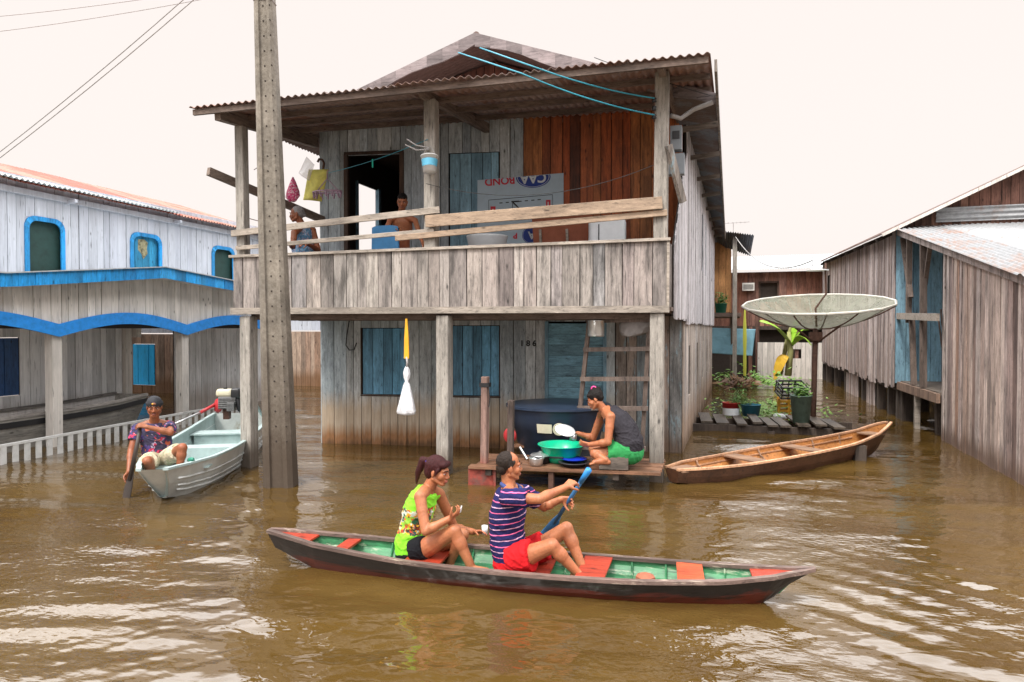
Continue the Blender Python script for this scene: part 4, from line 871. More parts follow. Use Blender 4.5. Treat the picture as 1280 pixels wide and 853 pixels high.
# =============================== HULLS
def hull(name,A,B,st,mo,mi,mr,root,floor=.045,th=.018,rim=.035,capends=True,rimh=.025):
    """st: (t, half width, rim z, keel z, bottom half width)"""
    A=V((A[0],A[1],0));B=V((B[0],B[1],0));e=(B-A).normalized();n=V((-e.y,e.x,0));L=(B-A).length
    def P(t,w,z,dx=0): c=A+e*(L*t+dx);return V((c.x+n.x*w,c.y+n.y*w,z))
    O=[];I=[];RL=[];RR=[]
    for t,hw,rz,kz,bw,*dx in st:
        dx=dx[0] if dx else 0  # rake: bottom shifted along axis
        mid=(rz+kz)/2;mw=bw+(hw-bw)*.62
        O.append([P(t,hw,rz),P(t,mw,mid,dx*.5),P(t,bw,kz,dx),P(t,0,kz-.01,dx),P(t,-bw,kz,dx),P(t,-mw,mid,dx*.5),P(t,-hw,rz)])
        fz_=max(floor,kz+th);h2=max(hw-th,.004);f=(fz_-kz)/max(.01,rz-kz);fw=max(.003,bw+(hw-bw)*min(1,f*1.15)-th);m2=fz_+(rz-fz_)*.5;mw2=max(.003,min(h2,(fw+h2)/2+.02*min(1,hw*4)))
        I.append([P(t,h2,rz-.002),P(t,mw2,m2,dx*.4),P(t,fw,fz_,dx*.8),P(t,0,fz_-.003,dx*.8),P(t,-fw,fz_,dx*.8),P(t,-mw2,m2,dx*.4),P(t,-h2,rz-.002)])
        for s,Rr in((1,RL),(-1,RR)):
            a=hw+.008;b=max(hw-rim,.0)
            Rr.append([P(t,s*a,rz-rimh*.5),P(t,s*a,rz+rimh*.5),P(t,s*b,rz+rimh*.5),P(t,s*b,rz-rimh*.5)])
    m=MB();m.loft(O,closed=False,caps=True);m.build('hull',mo,root,smooth=False,fixn=True)
    m=MB();m.loft(I,closed=False,caps=False);m.build('inner_planking',mi,root,fixn=False)
    m=MB();m.loft(RL);m.loft(RR);m.build('gunwale',mr,root)
    return P,L
def interp(st,n):
    """smooth resampling of hull stations"""
    o=[]
    ts=[s[0] for s in st];arr=np.array([[*s,*([0]*(6-len(s)))] for s in st])
    for i in range(n+1):
        t=i/n;k=max(j for j in range(len(ts)) if ts[j]<=t+1e-9);k=min(k,len(ts)-2);u=(t-ts[k])/(ts[k+1]-ts[k])
        p0=arr[max(k-1,0)];p1=arr[k];p2=arr[k+1];p3=arr[min(k+2,len(ts)-1)]
        v=.5*((2*p1)+(-p0+p2)*u+(2*p0-5*p1+4*p2-p3)*u*u+(-p0+3*p1-3*p2+p3)*u**3)
        v[0]=t;v[1]=max(v[1],.004);v[4]=max(v[4],.002);o.append(tuple(v))
    return o
# near canoe
nc=empty('canoe',(-1.42,4.66,0),'long narrow dark canoe, green inside with red seats, carrying two people','canoe','wooden canoes on the water')
NA,NB=(-3.52,4.67),(.60,5.03)
nst=interp([(0,.03,.26,.13,.01,.06),(.03,.075,.25,.08,.03,.06),(.12,.165,.215,-.01,.08,.0),(.3,.25,.172,-.06,.13,0),(.5,.278,.158,-.07,.15,0),(.7,.255,.158,-.07,.135,0),(.85,.19,.18,-.05,.08,0),(.93,.115,.21,-.01,.035,-.08),(.98,.045,.24,.06,.008,-.17),(1,.012,.255,.11,.004,-.24)],44)
nP,nL=hull('canoe',NA,NB,nst,C_hull,C_green,C_rim,nc,floor=.05,rim=.04)
nw=lambda t:float(np.interp(t,[q[0] for q in nst],[q[1] for q in nst]))
nz=lambda t:float(np.interp(t,[q[0] for q in nst],[q[2] for q in nst]))
def thw(P,t,w,hw,z,mat,root,th=.02,name='seat',**k):
    return one(name,mat,root,lambda m:m.hexa([P(t-w,-hw,z),P(t+w,-hw,z),P(t+w,hw,z),P(t-w,hw,z),P(t-w,-hw,z+th),P(t+w,-hw,z+th),P(t+w,hw,z+th),P(t-w,hw,z+th)]),**k)
def deckp(ts):
    top=[nP(t,nw(t)-.02,nz(t)-.006) for t in ts]+[nP(t,-nw(t)+.02,nz(t)-.006) for t in reversed(ts)]
    return lambda m:m.loft([top,[p-V((0,0,.015)) for p in top]])
one('end_deck',C_red,nc,deckp((.012,.03,.06,.095)));one('end_deck',C_red,nc,deckp((.90,.93,.96,.985)))
OR_=wood('fresh orange paint seat',[(.62,.09,.02)],axis='x',weather=.2,grain=.15,rough=.5)
for t,w,dz,mt_,nm in((.165,.013,.03,C_red,None),(.325,.035,.05,C_red,None),(.53,.03,.06,C_red,None),(.80,.022,.012,OR_,'bright orange bow seat')):
    h=nw(t)-.035;thw(nP,t,w,h,nz(t)-dz,mt_,nc,th=.018,label=nm)
one('seat',C_red,nc,lambda m:m.hexa([nP(.605,-.235,.115),nP(.655,-.235,.115),nP(.665,.225,.145),nP(.615,.225,.145),nP(.605,-.235,.133),nP(.655,-.235,.133),nP(.665,.225,.163),nP(.615,.225,.163)]),label='wide faded red board before the man')
for t in(.14,.24,.40,.47,.58,.70,.76,.86):
    w=nw(t)-.028
    one('rib',C_green,nc,lambda m:m.tube([nP(t,w,nz(t)-.015),nP(t,w*.80,.075),nP(t,w*.55,.052),nP(t,-w*.55,.052),nP(t,-w*.80,.075),nP(t,-w,nz(t)-.015)],.008,5))
one('bailer_block',P_terr,nc,lambda m:m.lathe(nP(.725,.0,.07),[(.0,-.02),(.075,0),(.07,.05),(.04,.065),(0,.07)],7))
# orange canoe
oc=empty('canoe',(.9,9.9,0),'empty orange-brown wooden canoe moored from the landing to the short stake','canoe','wooden canoes on the water')
ost=interp([(0,.12,.185,.02,.07,.03),(.09,.25,.19,-.04,.15,.0),(.25,.33,.195,-.07,.19,0),(.5,.36,.23,-.08,.20,0),(.72,.31,.27,-.05,.16,0),(.88,.20,.34,.02,.10,-.05),(.96,.12,.42,.11,.04,-.12),(1,.05,.45,.2,.01,-.2)],34)
oP,oL=hull('canoe',(-.61,8.50),(2.42,11.72),ost,C_orgout,C_org,C_orgrim,oc,floor=.05,rim=.035,th=.02)
thw(oP,.30,.028,.31,.17,C_thw,oc,name='thwart');thw(oP,.56,.028,.33,.20,C_thw,oc,name='thwart');thw(oP,.05,.04,.15,.15,C_thw,oc,name='thwart');thw(oP,.90,.03,.15,.30,C_thw,oc,name='thwart')
for t in(.15,.43,.68,.80):
    w=np.interp(t,[q[0] for q in ost],[q[1] for q in ost]);rz_=np.interp(t,[q[0] for q in ost],[q[2] for q in ost])
    one('rib',C_thw,oc,lambda m:m.tube([oP(t,w-.03,rz_-.01),oP(t,w*.8,.13),oP(t,w*.5,.06),oP(t,-w*.5,.06),oP(t,-w*.8,.13),oP(t,-w+.03,rz_-.01)],.014,6))
one('inner_strake',C_orgrim,oc,lambda m:[m.loft([[oP(t,s*(w-.035),z-.07),oP(t,s*(w-.055),z-.07),oP(t,s*(w-.055),z-.085),oP(t,s*(w-.035),z-.085)] for t,w,z,*_ in ost[4:-5]]) for s in(1,-1)])
tag(thing1('mooring_stake',W_stilt,lambda m:m.box((1.84,10.72,.0),(.15,.13,.46),.2),'short dark stake in the water beside the orange canoe','stake'))
# aluminium boat
ab=empty('aluminium_boat',(-6.8,7.6,0),'pale aluminium boat with blunt bow and aqua inside, paddled by the man in a cap','boat')
ast=interp([(0,.15,.42,.03,.035,.42),(.07,.26,.40,-.03,.12,.30),(.2,.42,.37,-.07,.28,.12),(.4,.52,.35,-.08,.40,0),(.7,.54,.36,-.08,.44,0),(1,.50,.42,-.06,.42,0)],26)
aP,aL=hull('boat',(-5.70,5.66),(-8.0,9.95),ast,M_alu,M_aluin,M_aluin,ab,floor=.05,rim=.045,th=.02)
for k,(f0,o) in enumerate(((.62,.012),(.40,.012),(.25,.010))):
    def rib_(m):
        for s in(1,-1):
            m.tube([aP(t,s*((bw+(hw-bw)*f0)+o),kz+(rz-kz)*f0,dx*(1-f0)) for t,hw,rz,kz,bw,dx in ast[1:]],.013,6)
    one('pressed_rib',M_alu,ab,rib_,smooth=True)
thw(aP,.20,.045,.38,.27,M_aluin,ab,name='bench');thw(aP,.48,.03,.49,.25,M_aluin,ab,name='bench');thw(aP,.74,.04,.50,.26,M_aluin,ab,name='bench')
one('bench_box',M_aluin,ab,lambda m:[m.hexa([aP(t-.03,-.46,.055),aP(t+.03,-.46,.055),aP(t+.03,.46,.055),aP(t-.03,.46,.055),aP(t-.03,-.46,.25),aP(t+.03,-.46,.25),aP(t+.03,.46,.25),aP(t-.03,.46,.25)]) for t in(.48,.74)])
one('stern_brace',M_aluin,ab,lambda m:(m.bar(aP(.52,-.40,.38),aP(.62,-.32,.62),.025,.04),m.bar(aP(.62,-.32,.62),aP(.86,-.32,.64),.025,.04),m.bar(aP(.86,-.32,.64),aP(.9,-.40,.4),.025,.04)))
one('number_patch',M_yel,ab,lambda m:m.hexa([aP(.44,.47,.16),aP(.62,.50,.16),aP(.62,.50,.165),aP(.44,.47,.165),aP(.44,.512,.27),aP(.60,.524,.28),aP(.60,.521,.28),aP(.44,.509,.27)]) )
thing1('plastic_bottle',P_grn,lambda m:(m.lathe(aP(.12,-.22,.40),[(.0,0),(.03,.005),(.03,.09),(.012,.12),(.012,.135),(0,.135)],12,(.6,-.4,.15)),),'small green bottle lying on the bow of the aluminium boat','bottle',smooth=True)
# long-tail engine
eg=empty('outboard_engine',aY(283,515,9.45),'small long-tail engine with cream tank and red casing on the stern of the aluminium boat','engine')
EC=aY(285,503,9.45)
one('engine_block',P_mgrey,eg,lambda m:(m.box(EC+V((0,0,0)),(.24,.26,.20),.4),m.box(EC+V((.10,0,-.06)),(.12,.30,.14),.4),[m.box(EC+V((.03,0,-.07+.03*k)),(.28,.28,.008),.4) for k in range(6)]),bevel=.01)
one('red_casing',P_mred,eg,lambda m:(m.lathe(EC+V((-.13,-.07,-.05)),[(.0,-.05),(.10,-.04),(.13,0),(.10,.05),(0,.06)],20,(-.5,-.7,.1)),m.capsule(EC+V((-.14,-.08,-.03)),EC+V((-.02,.02,.13)),.06,.05)),smooth=True)
one('fuel_tank',P_mcr,eg,lambda m:rbox(m,EC+V((-.05,0,.11)),.135,.10,EC.z+.10,EC.z+.22,.4),smooth=True)
one('fuel_cap',M_black,eg,lambda m:m.lathe(EC+V((-.05,0,.22)),[(.03,0),(.03,.025),(0,.025)],12,caps=True))
one('air_filter',M_black,eg,lambda m:(rbox(m,EC+V((.17,.0,.10)),.075,.08,EC.z+.08,EC.z+.24,.4),m.capsule(EC+V((.2,0,.05)),EC+V((.23,0,-.12)),.05,.035)),smooth=True)
one('tiller',P_mred,eg,lambda m:m.tube([EC+V((-.16,-.08,-.02)),EC+V((-.25,-.35,-.14))],.028,8),smooth=True)
one('tiller',P_alum,eg,lambda m:m.tube([EC+V((-.25,-.35,-.14)),EC+V((-.42,-.80,-.30))],.018,8),smooth=True,label='bare metal end of the tiller')
one('grip',M_black,eg,lambda m:m.tube([EC+V((-.40,-.78,-.29)),EC+V((-.46,-.92,-.34))],.032,8),smooth=True)
one('mount',P_rust,eg,lambda m:(m.box(EC+V((-.02,0,-.18)),(.09,.14,.20),.4),))
# moored boat beneath the arches
mb_=empty('moored_boat',(-10.9,8.3,0),'pale wooden boat with dark rim band moored under the arched porch','boat')
mst=interp([(0,.50,.52,-.05,.40,0),(.6,.50,.54,-.05,.40,0),(.85,.47,.58,-.03,.34,-.05),(1,.40,.64,.05,.26,-.22)],16)
mP,mL=hull('boat',(-10.85,5.2),(-10.85,10.3),mst,wood('old hull boards',[(.30,.28,.25),(.36,.34,.30)],axis='y',weather=.35,grain=.3),W_arch,wood('rim boards',[(.24,.22,.20)],axis='y'),mb_,rim=.05,rimh=.05,floor=.06)
one('rim_band',M_black,mb_,lambda m:[m.loft([[mP(t,s*(bw+(hw-bw)*.86+.02),z-.07),mP(t,s*(bw+(hw-bw)*.78+.02),z-.16),mP(t,s*(bw+(hw-bw)*.78),z-.16),mP(t,s*(bw+(hw-bw)*.86),z-.07)] for t,hw,z,kz,bw,dx in mst]) for s in(1,-1)])
thw(mP,.4,.02,.44,.40,W_arch,mb_,name='thwart');thw(mP,.75,.02,.42,.42,W_arch,mb_,name='thwart')
# =============================== LANDING PLATFORM
pf=empty('landing_platform',(-1.85,8.2,0),'low wet plank landing between the front posts where the woman washes up','platform')
def board(m,x0,y0,x1,y1,z,w,th=.03): m.bar((x0,y0,z-th/2),(x1,y1,z-th/2),w,th)
dirx=V((5.55,.695,0)).normalized()
for k in range(5):
    dy=k*.175;j=rnd.uniform(-.06,.06)
    one('deck_board',W_wetdeck,pf,lambda m:board(m,-2.92+j,7.72+dy,-.70,8.02+dy,.24+rnd.uniform(-.004,.004),.155))
one('deck_board',W_wetdeck,pf,lambda m:board(m,-2.75,8.95,-2.2,9.0,.30,.14),label='loose bare board behind the landing')
one('joist',W_stilt,pf,lambda m:m.bar((-2.7,7.7,.17),(-2.65,8.6,.17),.07,.08));one('joist',W_stilt,pf,lambda m:m.bar((-1.2,7.9,.17),(-1.15,8.8,.17),.07,.08))
one('stake',P_rust,pf,lambda m:m.box((-1.95,7.83,0),(.06,.06,.42)))
thing1('tall_stake',wood('reddish stake',[(.34,.21,.17)],weather=.4,stains=((.3,.1,(.3,.06,.03),.7),)),lambda m:m.bar(V((-2.83,7.92,-.3)),V((-2.81,7.92,1.30)),.10,.08,(1,0,0)),'tall reddish stake with a black strap at the left end of the landing','stake',bevel=.006)
thing1('black_strap',M_black,lambda m:(m.box((-2.81,7.915,1.20),(.12,.10,.05)),m.tube([V((-2.75,7.86,1.2)),V((-2.73,7.86,1.05)),V((-2.745,7.86,.93))],.006,5)),'black strap tied round the top of the tall stake','strap')
thing1('short_stake',W_ladder,lambda m:m.bar(V((-2.60,8.25,-.3)),V((-2.58,8.25,.98)),.09,.07,(1,0,0)),'shorter brown stake standing before the navy water tank','stake',bevel=.006)
thing1('red_box',plain('worn red paint',(.26,.045,.03),.7,0,.35,12,dirt=((.09,.06,.05),.52)),lambda m:(m.box((-2.80,7.72,.08),(.30,.03,.30),.3),m.box((-2.68,7.90,.08),(.03,.35,.28),.3)),'worn red painted board box at the left end of the landing','box')
# navy tank
nt_=empty('water_tank',(-2.25,9.3,.05),'large navy blue plastic water tank with flared rim behind the washing woman','tank')
one('tank_body',P_tank,nt_,lambda m:m.lathe((-2.22,9.3,.0),[(.0,.1),(.52,.1),(.56,.3),(.575,.315),(.61,.5),(.63,.52),(.67,.70),(.70,.80),(.73,.81),(.73,.84),(.69,.845),(.30,.86),(0,.865)],40),smooth=True)
smooth_by_angle(bpy.context.scene.objects[-1] if False else nt_.children[0],40)
tkc=V((-2.22,9.3,0));
def onTank(ang,z,r): return tkc+V((math.sin(ang)*r,-math.cos(ang)*r,z))
tv=(V((0,0,CAMH))-tkc);ta=math.atan2(tv.x,-tv.y)
one('paper_label',P_crm,nt_,lambda m:m.loft([[onTank(ta-.42+.06*i,.52,.665),onTank(ta-.42+.06*i,.64,.690),onTank(ta-.42+.06*i,.64,.686),onTank(ta-.42+.06*i,.52,.66)] for i in range(6)]))
one('round_label',P_crm,nt_,lambda m:m.lathe(onTank(ta+.02,.58,.672),[(0,0),(.085,0),(.085,.012),(0,.012)],24,(math.sin(ta),-math.cos(ta),-.25)))
thing1('red_pot_lid',P_mred,lambda m:m.ell((-2.66,8.45,.50),(.09,.03,.10)),'red round pot lid hanging beside the short stake','lid',smooth=True)  # a red pot lid, modelled as a flat ellipsoid
thing1('metal_rod',P_alum,lambda m:m.tube([V((-2.48,8.3,.38)),V((-2.36,8.22,.25))],.015,6),'short shiny metal handle lying by the short stake','rod')
thing1('green_basin',P_teal,lambda m:m.lathe((-1.93,8.28,.245),[(.0,0),(.20,0),(.225,.06),(.27,.19),(.30,.20),(.30,.212),(.262,.205),(.21,.06),(.185,.012),(0,.012)],32),'big round green plastic basin on the landing in front of the woman','basin',smooth=True)
pn=empty('blue_plate_pan',(-1.72,8.05,.245),'cobalt blue enamel plate lying in a dark pan on the landing','pan')
one('pan',P_potb,pn,lambda m:m.lathe((-1.72,8.02,.245),[(0,0),(.13,0),(.16,.04),(.19,.045),(.19,.052),(.15,.05),(0,.012)],28),smooth=True)
one('plate',P_cob,pn,lambda m:m.lathe((-1.72,8.02,.30),[(0,0),(.08,0),(.15,.03),(.155,.034),(.08,.010),(0,.008)],28),smooth=True)
thing1('aluminium_bowl',P_alum,lambda m:m.lathe((-2.16,7.92,.245),[(0,0),(.075,0),(.085,.06),(.098,.088),(.10,.094),(.08,.07),(.07,.01),(0,.01)],24),'small scuffed aluminium bowl at the edge of the landing','bowl',smooth=True)
dp=empty('saucepan',(-2.12,8.15,.245),'black lidded saucepan between the bowl and the green basin','saucepan')
one('pan_body',P_potb,dp,lambda m:m.lathe((-2.16,8.12,.245),[(0,0),(.12,0),(.13,.08),(.14,.085),(0,.085)],24),smooth=True)
one('lid',P_alum,dp,lambda m:m.lathe((-2.16,8.12,.332),[(.13,0),(.12,.012),(.03,.03),(.02,.045),(0,.05)],24),smooth=True)
one('handle',P_potb,dp,lambda m:m.tube([(-2.03,8.07,.32),(-1.84,7.97,.34)],.012,6))
thing1('wooden_block',W_step,lambda m:m.box((-1.24,8.02,.325),(.34,.22,.16),.13),'grey wooden block under the washing woman','block',bevel=.006)
# =============================== WALKWAY, PLANTS, DISH
wk=empty('walkway',(.7,13.5,0),'low mossy plank walkway with uneven boards behind the orange canoe','walkway')
one('beam',W_stilt,wk,lambda m:(m.bar((-.62,12.95,.06),(2.3,13.25,.02),.08,.17),m.bar((-.62,14.0,.06),(2.3,14.2,.04),.08,.13)))
xs=-.30;rg=random.Random(11)
while xs<2.2:
    w_=rg.uniform(.16,.26);j=rg.uniform(-.03,.05);one('walk_board',W_deck,wk,lambda m:m.bar((xs,12.92+rg.uniform(0,.1),.165+j*.5),(xs-.10,14.25+rg.uniform(-.1,.15),.165+j),w_,.035));xs+=w_+rg.uniform(.01,.14)
one('support',W_stilt,wk,lambda m:[m.box((x,13.0,-.1),(.12,.12,.3)) for x in(-.45,.8,1.9)])
def potp(name,mat,c,r0,r1,h,label,soil=True):
    e_=empty(name,c,label,'plant pot');one('pot_body',mat,e_,lambda m:buckprof(m,V(c),r0,r1,h,.01),smooth=True)
    one('soil',M_shade_soil,e_,lambda m:m.lathe(V(c)+V((0,0,h*.88)),[(0,0),(r1*.9,0),(0,.01)],16));return e_
def leaves(name,mat,c,n,sp,L,root=None,label=None,cat=None,up=1.,seed=1,stems=None,w=.3,zf=.35):
    rg=random.Random(seed);m=MB();c=V(c)
    for i in range(n):
        p=c+V((rg.gauss(0,sp[0]),rg.gauss(0,sp[1]),abs(rg.gauss(0,sp[2]))))
        a=rg.uniform(0,6.28);d=V((math.cos(a),math.sin(a),rg.uniform(-.2,1.1)*up)).normalized();s=d.cross(V((0,0,1))).normalized();l=L*rg.uniform(.6,1.4)
        q=s*l*w;nn=s.cross(d)*l*.08
        m.add([p,p+d*l*.45+q-nn,p+d*l,p+d*l*.45-q-nn,p+d*l*.45+nn],[(0,1,4),(0,4,3),(1,2,4),(4,2,3)])
    o=m.build(name,mat,root)
    if label: tag(o,label,cat)
    return o
rp_=potp('flower_pot',P_rd,(.13,14.25,.17),.15,.17,.24,'tub with red rim and white side holding feathery weeds on the walkway')
one('white_side',P_white,rp_,lambda m:m.lathe((.13,14.25,.172),[(.156,.0),(.166,.14)],24),smooth=True)
potp('flower_pot',P_bl2,(.50,14.2,.17),.15,.19,.22,'teal blue tub right of the red rimmed tub on the walkway')
bp_=potp('flower_pot',P_bk,(1.33,13.35,.17),.14,.185,.50,'tall grey green bucket beside the dish pole')
leaves('foliage',L_grn,(1.33,13.35,.66),160,(.08,.08,.10),.08,bp_,seed=3)
leaves('feathery_weed',L_grn,(.30,14.35,.34),520,(.12,.10,.15),.06,None,'feathery green weed growing over the red and blue tubs','plant',seed=4,w=.16)
leaves('floating_weeds',L_wd,(1.05,16.2,.02),750,(.55,.75,.09),.10,None,'low bright green floating weeds behind the walkway','water weeds',seed=5,up=.6)['kind']='stuff'
leaves('floating_weeds',L_wd,(.9,23.2,.05),330,(.7,.5,.22),.17,None,'pale weeds in the water before the blue tarp','water weeds',seed=6,up=.7)['kind']='stuff'
# crate
cr=empty('crate',(1.35,15.3,.4),'dark open slatted plastic crate tipped over the weeds','crate')
cM=Matrix.Translation((1.33,15.2,.62))@Matrix.Rotation(.3,4,'Z')@Matrix.Rotation(.35,4,'X')
def crate(m):
    def bx(c,s): 
        c=cM@V(c);m.box(c,s,rot=cM.to_3x3())
    for z in(-.12,-.04,.04,.12):
        for y in(-.18,.18): bx((0,y,z),(.52,.012,.035))
        for x in(-.26,.26): bx((x,0,z),(.012,.36,.035))
    for x in(-.26,-.13,0,.13,.26):
        for y in(-.18,.18): bx((x,y,0),(.02,.016,.27))
    for k in range(8): bx((-.24+k*.068,0,-.13),(.02,.36,.01))
    for k in range(5): bx((0,-.15+k*.075,-.13),(.52,.015,.01))
one('crate_frame',M_black,cr,crate)
yl=empty('crate',(1.30,15.6,0),'yellow slats standing in for a crate reflection below the dark crate','crate')  # solid yellow slats imitate a reflection in the water here
one('crate_frame',plain('yellow crate reflection',(.60,.30,.02),.4),yl,lambda m:[m.box((1.30,15.6,.05+.10*k),(.42,.32,.05)) for k in range(4)]+[m.box((1.30+x,15.6+y,.2),(.05,.05,.42)) for x in(-.19,0,.19) for y in(-.15,.15)])
thing1('floating_jug',P_white,lambda m:m.capsule((1.02,15.0,.08),(1.22,15.05,.08),.06,.05),'small white plastic jug lying among the weeds','jug',smooth=True)
# dish
dc=V((1.66,14.05,2.02))
ds=empty('satellite_dish',(1.62,14.0,.0),'big old mesh satellite dish facing the sky on a rusty pole','satellite dish')
dax=V((-.03,-.17,1)).normalized();dx_=V((1,0,0));dx_=(dx_-dax*dx_.dot(dax)).normalized();dy_=dax.cross(dx_)
RD=1.31;DEP=.43
dcen=dc-V((0,0,.10))
def dpt(r,a): return dcen+dx_*(r*math.cos(a))+dy_*(r*math.sin(a))+dax*(DEP*(r/RD)**2)
nseg=16
def dishm(m):
    for j in range(nseg):
        a0=2*math.pi*j/nseg;a1=2*math.pi*(j+1)/nseg;n=7
        base=len(m.v)
        for i in range(n+1):
            r=RD*i/n+.02
            m.v+= [dpt(r,a0),dpt(r,a1)]
        for i in range(n): m.f.append([base+2*i,base+2*i+1,base+2*i+3,base+2*i+2])
one('mesh_panels',P_net,ds,dishm)
one('rim',P_wire if False else plain('dish rim metal',(.52,.50,.44),.5,.2),ds,lambda m:[m.tube([dpt(RD+.02,2*math.pi*j/nseg),dpt(RD+.02,2*math.pi*(j+1)/nseg)],.022,6) for j in range(nseg)])
for j in range(nseg): tubep('rib',P_rust if j%2 else plain('rib metal '+str(j),(.20,.19,.15),.6),ds,[dpt(RD*k/6+.02,2*math.pi*j/nseg)-dax*.02 for k in range(7)],.013,5)
tubep('pole',P_rust,ds,[V((1.60,14.0,-.3)),V((1.62,14.0,.8)),V((1.64,14.02,1.90))],.05,12)
one('mount',P_rust,ds,lambda m:(m.box((1.64,14.02,1.74),(.22,.2,.16)),m.tube([V((1.64,14,1.6)),dpt(.6,3.9)],.02,6),m.tube([V((1.64,14,1.6)),dpt(.6,5.3)],.02,6)))
fdp=aY(1020,330,14.1)
tubep('feed_arm',P_rust,ds,[dpt(.0,0),dpt(.0,0)+V((-.02,0,.35)),dpt(0,0)+V((.16,0,.62)),V((fdp.x+.16,14.05,2.95)),V((fdp.x+.16,14.05,3.12))],.018,6)
one('feed_horn',P_white,ds,lambda m:(m.box(V((fdp.x+.0,14.05,3.14)),(.13,.13,.24)),m.lathe(V((fdp.x+.02,14.05,2.98)),[(0,0),(.20,.0),(.20,.015),(0,.015)],16)))
# banana plant
bn=empty('banana_plant',(2.35,25.5,0),'young banana plant with one yellow hanging leaf below the dish','banana plant')
def bleaf(A,B,w,mat,droop,seed,nm='leaf',**k):
    rg=random.Random(seed);A=V(A);B=V(B);n=12;m=MB();d=(B-A);s=V((d.y,-d.x,0)) if abs(d.x)+abs(d.y)>.01 else V((1,0,0));s=(s.normalized()+V((0,0,.35))).normalized()
    rows=[]
    for i in range(n+1):
        t=i/n;c=A.lerp(B,t)+V((0,0,droop*4*t*(1-t)));ww=w*math.sin(math.pi*min(1,t*.93+.05))**.6
        rows.append((c-s*ww-V((0,0,.12*ww)),c,c+s*ww-V((0,0,.12*ww))))
    for i in range(n):
        for j in(0,1):
            g=.0 if rg.random()<.7 else .15
            a,b=rows[i][j],rows[i][j+1];c_,d_=rows[i+1][j+1],rows[i+1][j]
            m.add([a,b,c_,d_],[(0,1,2,3)])
    o=m.build(nm,mat,bn,**k);so_=o.modifiers.new('s','SOLIDIFY');so_.thickness=.008
    return o
by=25.5
one('stem',L_stem,bn,lambda m:(m.tube([aY(985,470,by),aY(988,440,by),aY(986,415,by)],[.12,.10,.06],10),m.tube([aY(975,470,by+.3),aY(984,425,by+.3),aY(988,410,by)],[.08,.07,.04],10)),smooth=True)
bleaf(aY(990,432,by),aY(950,402,by-.6),.30,L_ban,.25,1);bleaf(aY(988,430,by),aY(1012,412,by+.3),.22,L_ban,.2,2);bleaf(aY(984,445,by),aY(968,475,by-.3),.24,L_yel,.25,3,label='yellow hanging leaf');bleaf(aY(988,430,by),aY(996,400,by+.2),.2,L_ban,.1,4);bleaf(aY(990,432,by),aY(1014,432,by-.4),.18,L_ban,.3,5)
ys=empty('young_palm',(.45,22.2,0),'thin yellow green shoot rising from brown dead leaves','plant')
one('shoot',leafmat('yellow shoot',(.38,.42,.05),(.45,.45,.06)),ys,lambda m:m.loft([[aY(931,470-k*15,22.2)+V((sx*w_,sy*w_*.4,0)) for sx,sy in((-1,0),(0,-1),(1,0),(0,1))] for k,w_ in enumerate((.04,.05,.045,.06,.05,.03,.01))]))
leaves('dead_leaves',L_dead,(.42,22.2,.05),70,(.18,.15,.16),.34,ys,seed=8,w=.10)
# =============================== RIGHT HOUSE
rh=empty('brown_plank_house',(5,14,0),'big weathered plank house on stilts with gable, zinc lean-to roof and blue porch wall','house')
one('side_wall',W_rhfar,rh,lambda m:planks(m,(3.4,27.0),(3.4,16.0),.66,lambda u:4.30-.033*u,.145,[(1.2,1.9,2.9,3.7)],seed=51,jag=.07,jit=.008),label='side wall with ragged board ends over the water')
one('side_window_gloom',M_shade_soil,rh,lambda m:m.box((3.44,25.45,3.3),(.02,.75,.85)))  # dark panel inside the window hole, room shade put into its colour
one('skirt_boards',W_rhfar,rh,lambda m:planks(m,(3.5,22.5),(3.5,20.6),-.3,.7,.14,seed=52,gap=.02));one('skirt_boards',W_rhfar,rh,lambda m:planks(m,(3.5,19.4),(3.5,18.4),-.3,.7,.14,seed=53,gap=.03))
one('back_wall',W_rhfar,rh,lambda m:planks(m,(9.5,27),(3.4,27),-.3,4.2,.2,seed=71));one('back_wall',W_rhfar,rh,lambda m:planks(m,(9.5,9.4),(9.5,27),-.3,2.4,.2,seed=72),label='far side wall added to block light under the house')  # walls added down to the water to block sky light beneath the house
for y in(16.1,16.9,18.0,19.9,22.6,24.6,26.5): one('stilt',W_stilt,rh,lambda m:(m.box((3.55,y,.2),(.17,.17,1.2)),))
for y,x in((17.4,4.3),(20.5,4.6),(23.5,4.4),(16.2,4.6),(15.6,5.4)): one('stilt',W_stilt,rh,lambda m:m.box((x,y,.2),(.16,.16,1.2)))
one('floor_beam',W_stilt,rh,lambda m:(m.bar((3.5,16.0,.66),(3.5,27,.66),.10,.14),m.bar((3.45,16.05,.68),(9,16.05,.68),.1,.16)))
gz=lambda u:3.97+.49*u
one('front_wall',W_blue,rh,lambda m:planks(m,(3.4,16.0),(9.5,16.0),.75,3.96,.18,[(1.0,1.7,2.2,3.6)],seed=54),label='pale blue front wall inside the porch')
one('front_opening_gloom',M_shade_soil,rh,lambda m:m.box((4.75,16.08,2.9),(.8,.02,1.5)))  # dark sheet behind the wall opening imitates the unlit inside
one('gable_wall',W_rhg,rh,lambda m:planks(m,(3.4,15.99),(9.5,15.99),3.965,lambda u:max(3.97,gz(u)-.03),.16,seed=55))
one('flashing',C_roofz,rh,lambda m:corr(m,(4.1,15.9,4.05),(4.1,15.86,4.34),(9.5,15.86,4.34),(9.5,15.9,4.05),lam=.10,amp=.014,sheet=.4,seed=56))
one('main_roof',C_roof,rh,lambda m:corr(m,(9.6,15.55,7.03),(9.6,27.4,7.3),(3.05,27.4,4.20),(3.05,15.55,3.82),seed=57,drop=.03))
one('roof_edge',W_cream,rh,lambda m:m.bar((3.05,15.55,3.79),(9.6,15.55,7.0),.03,.06))
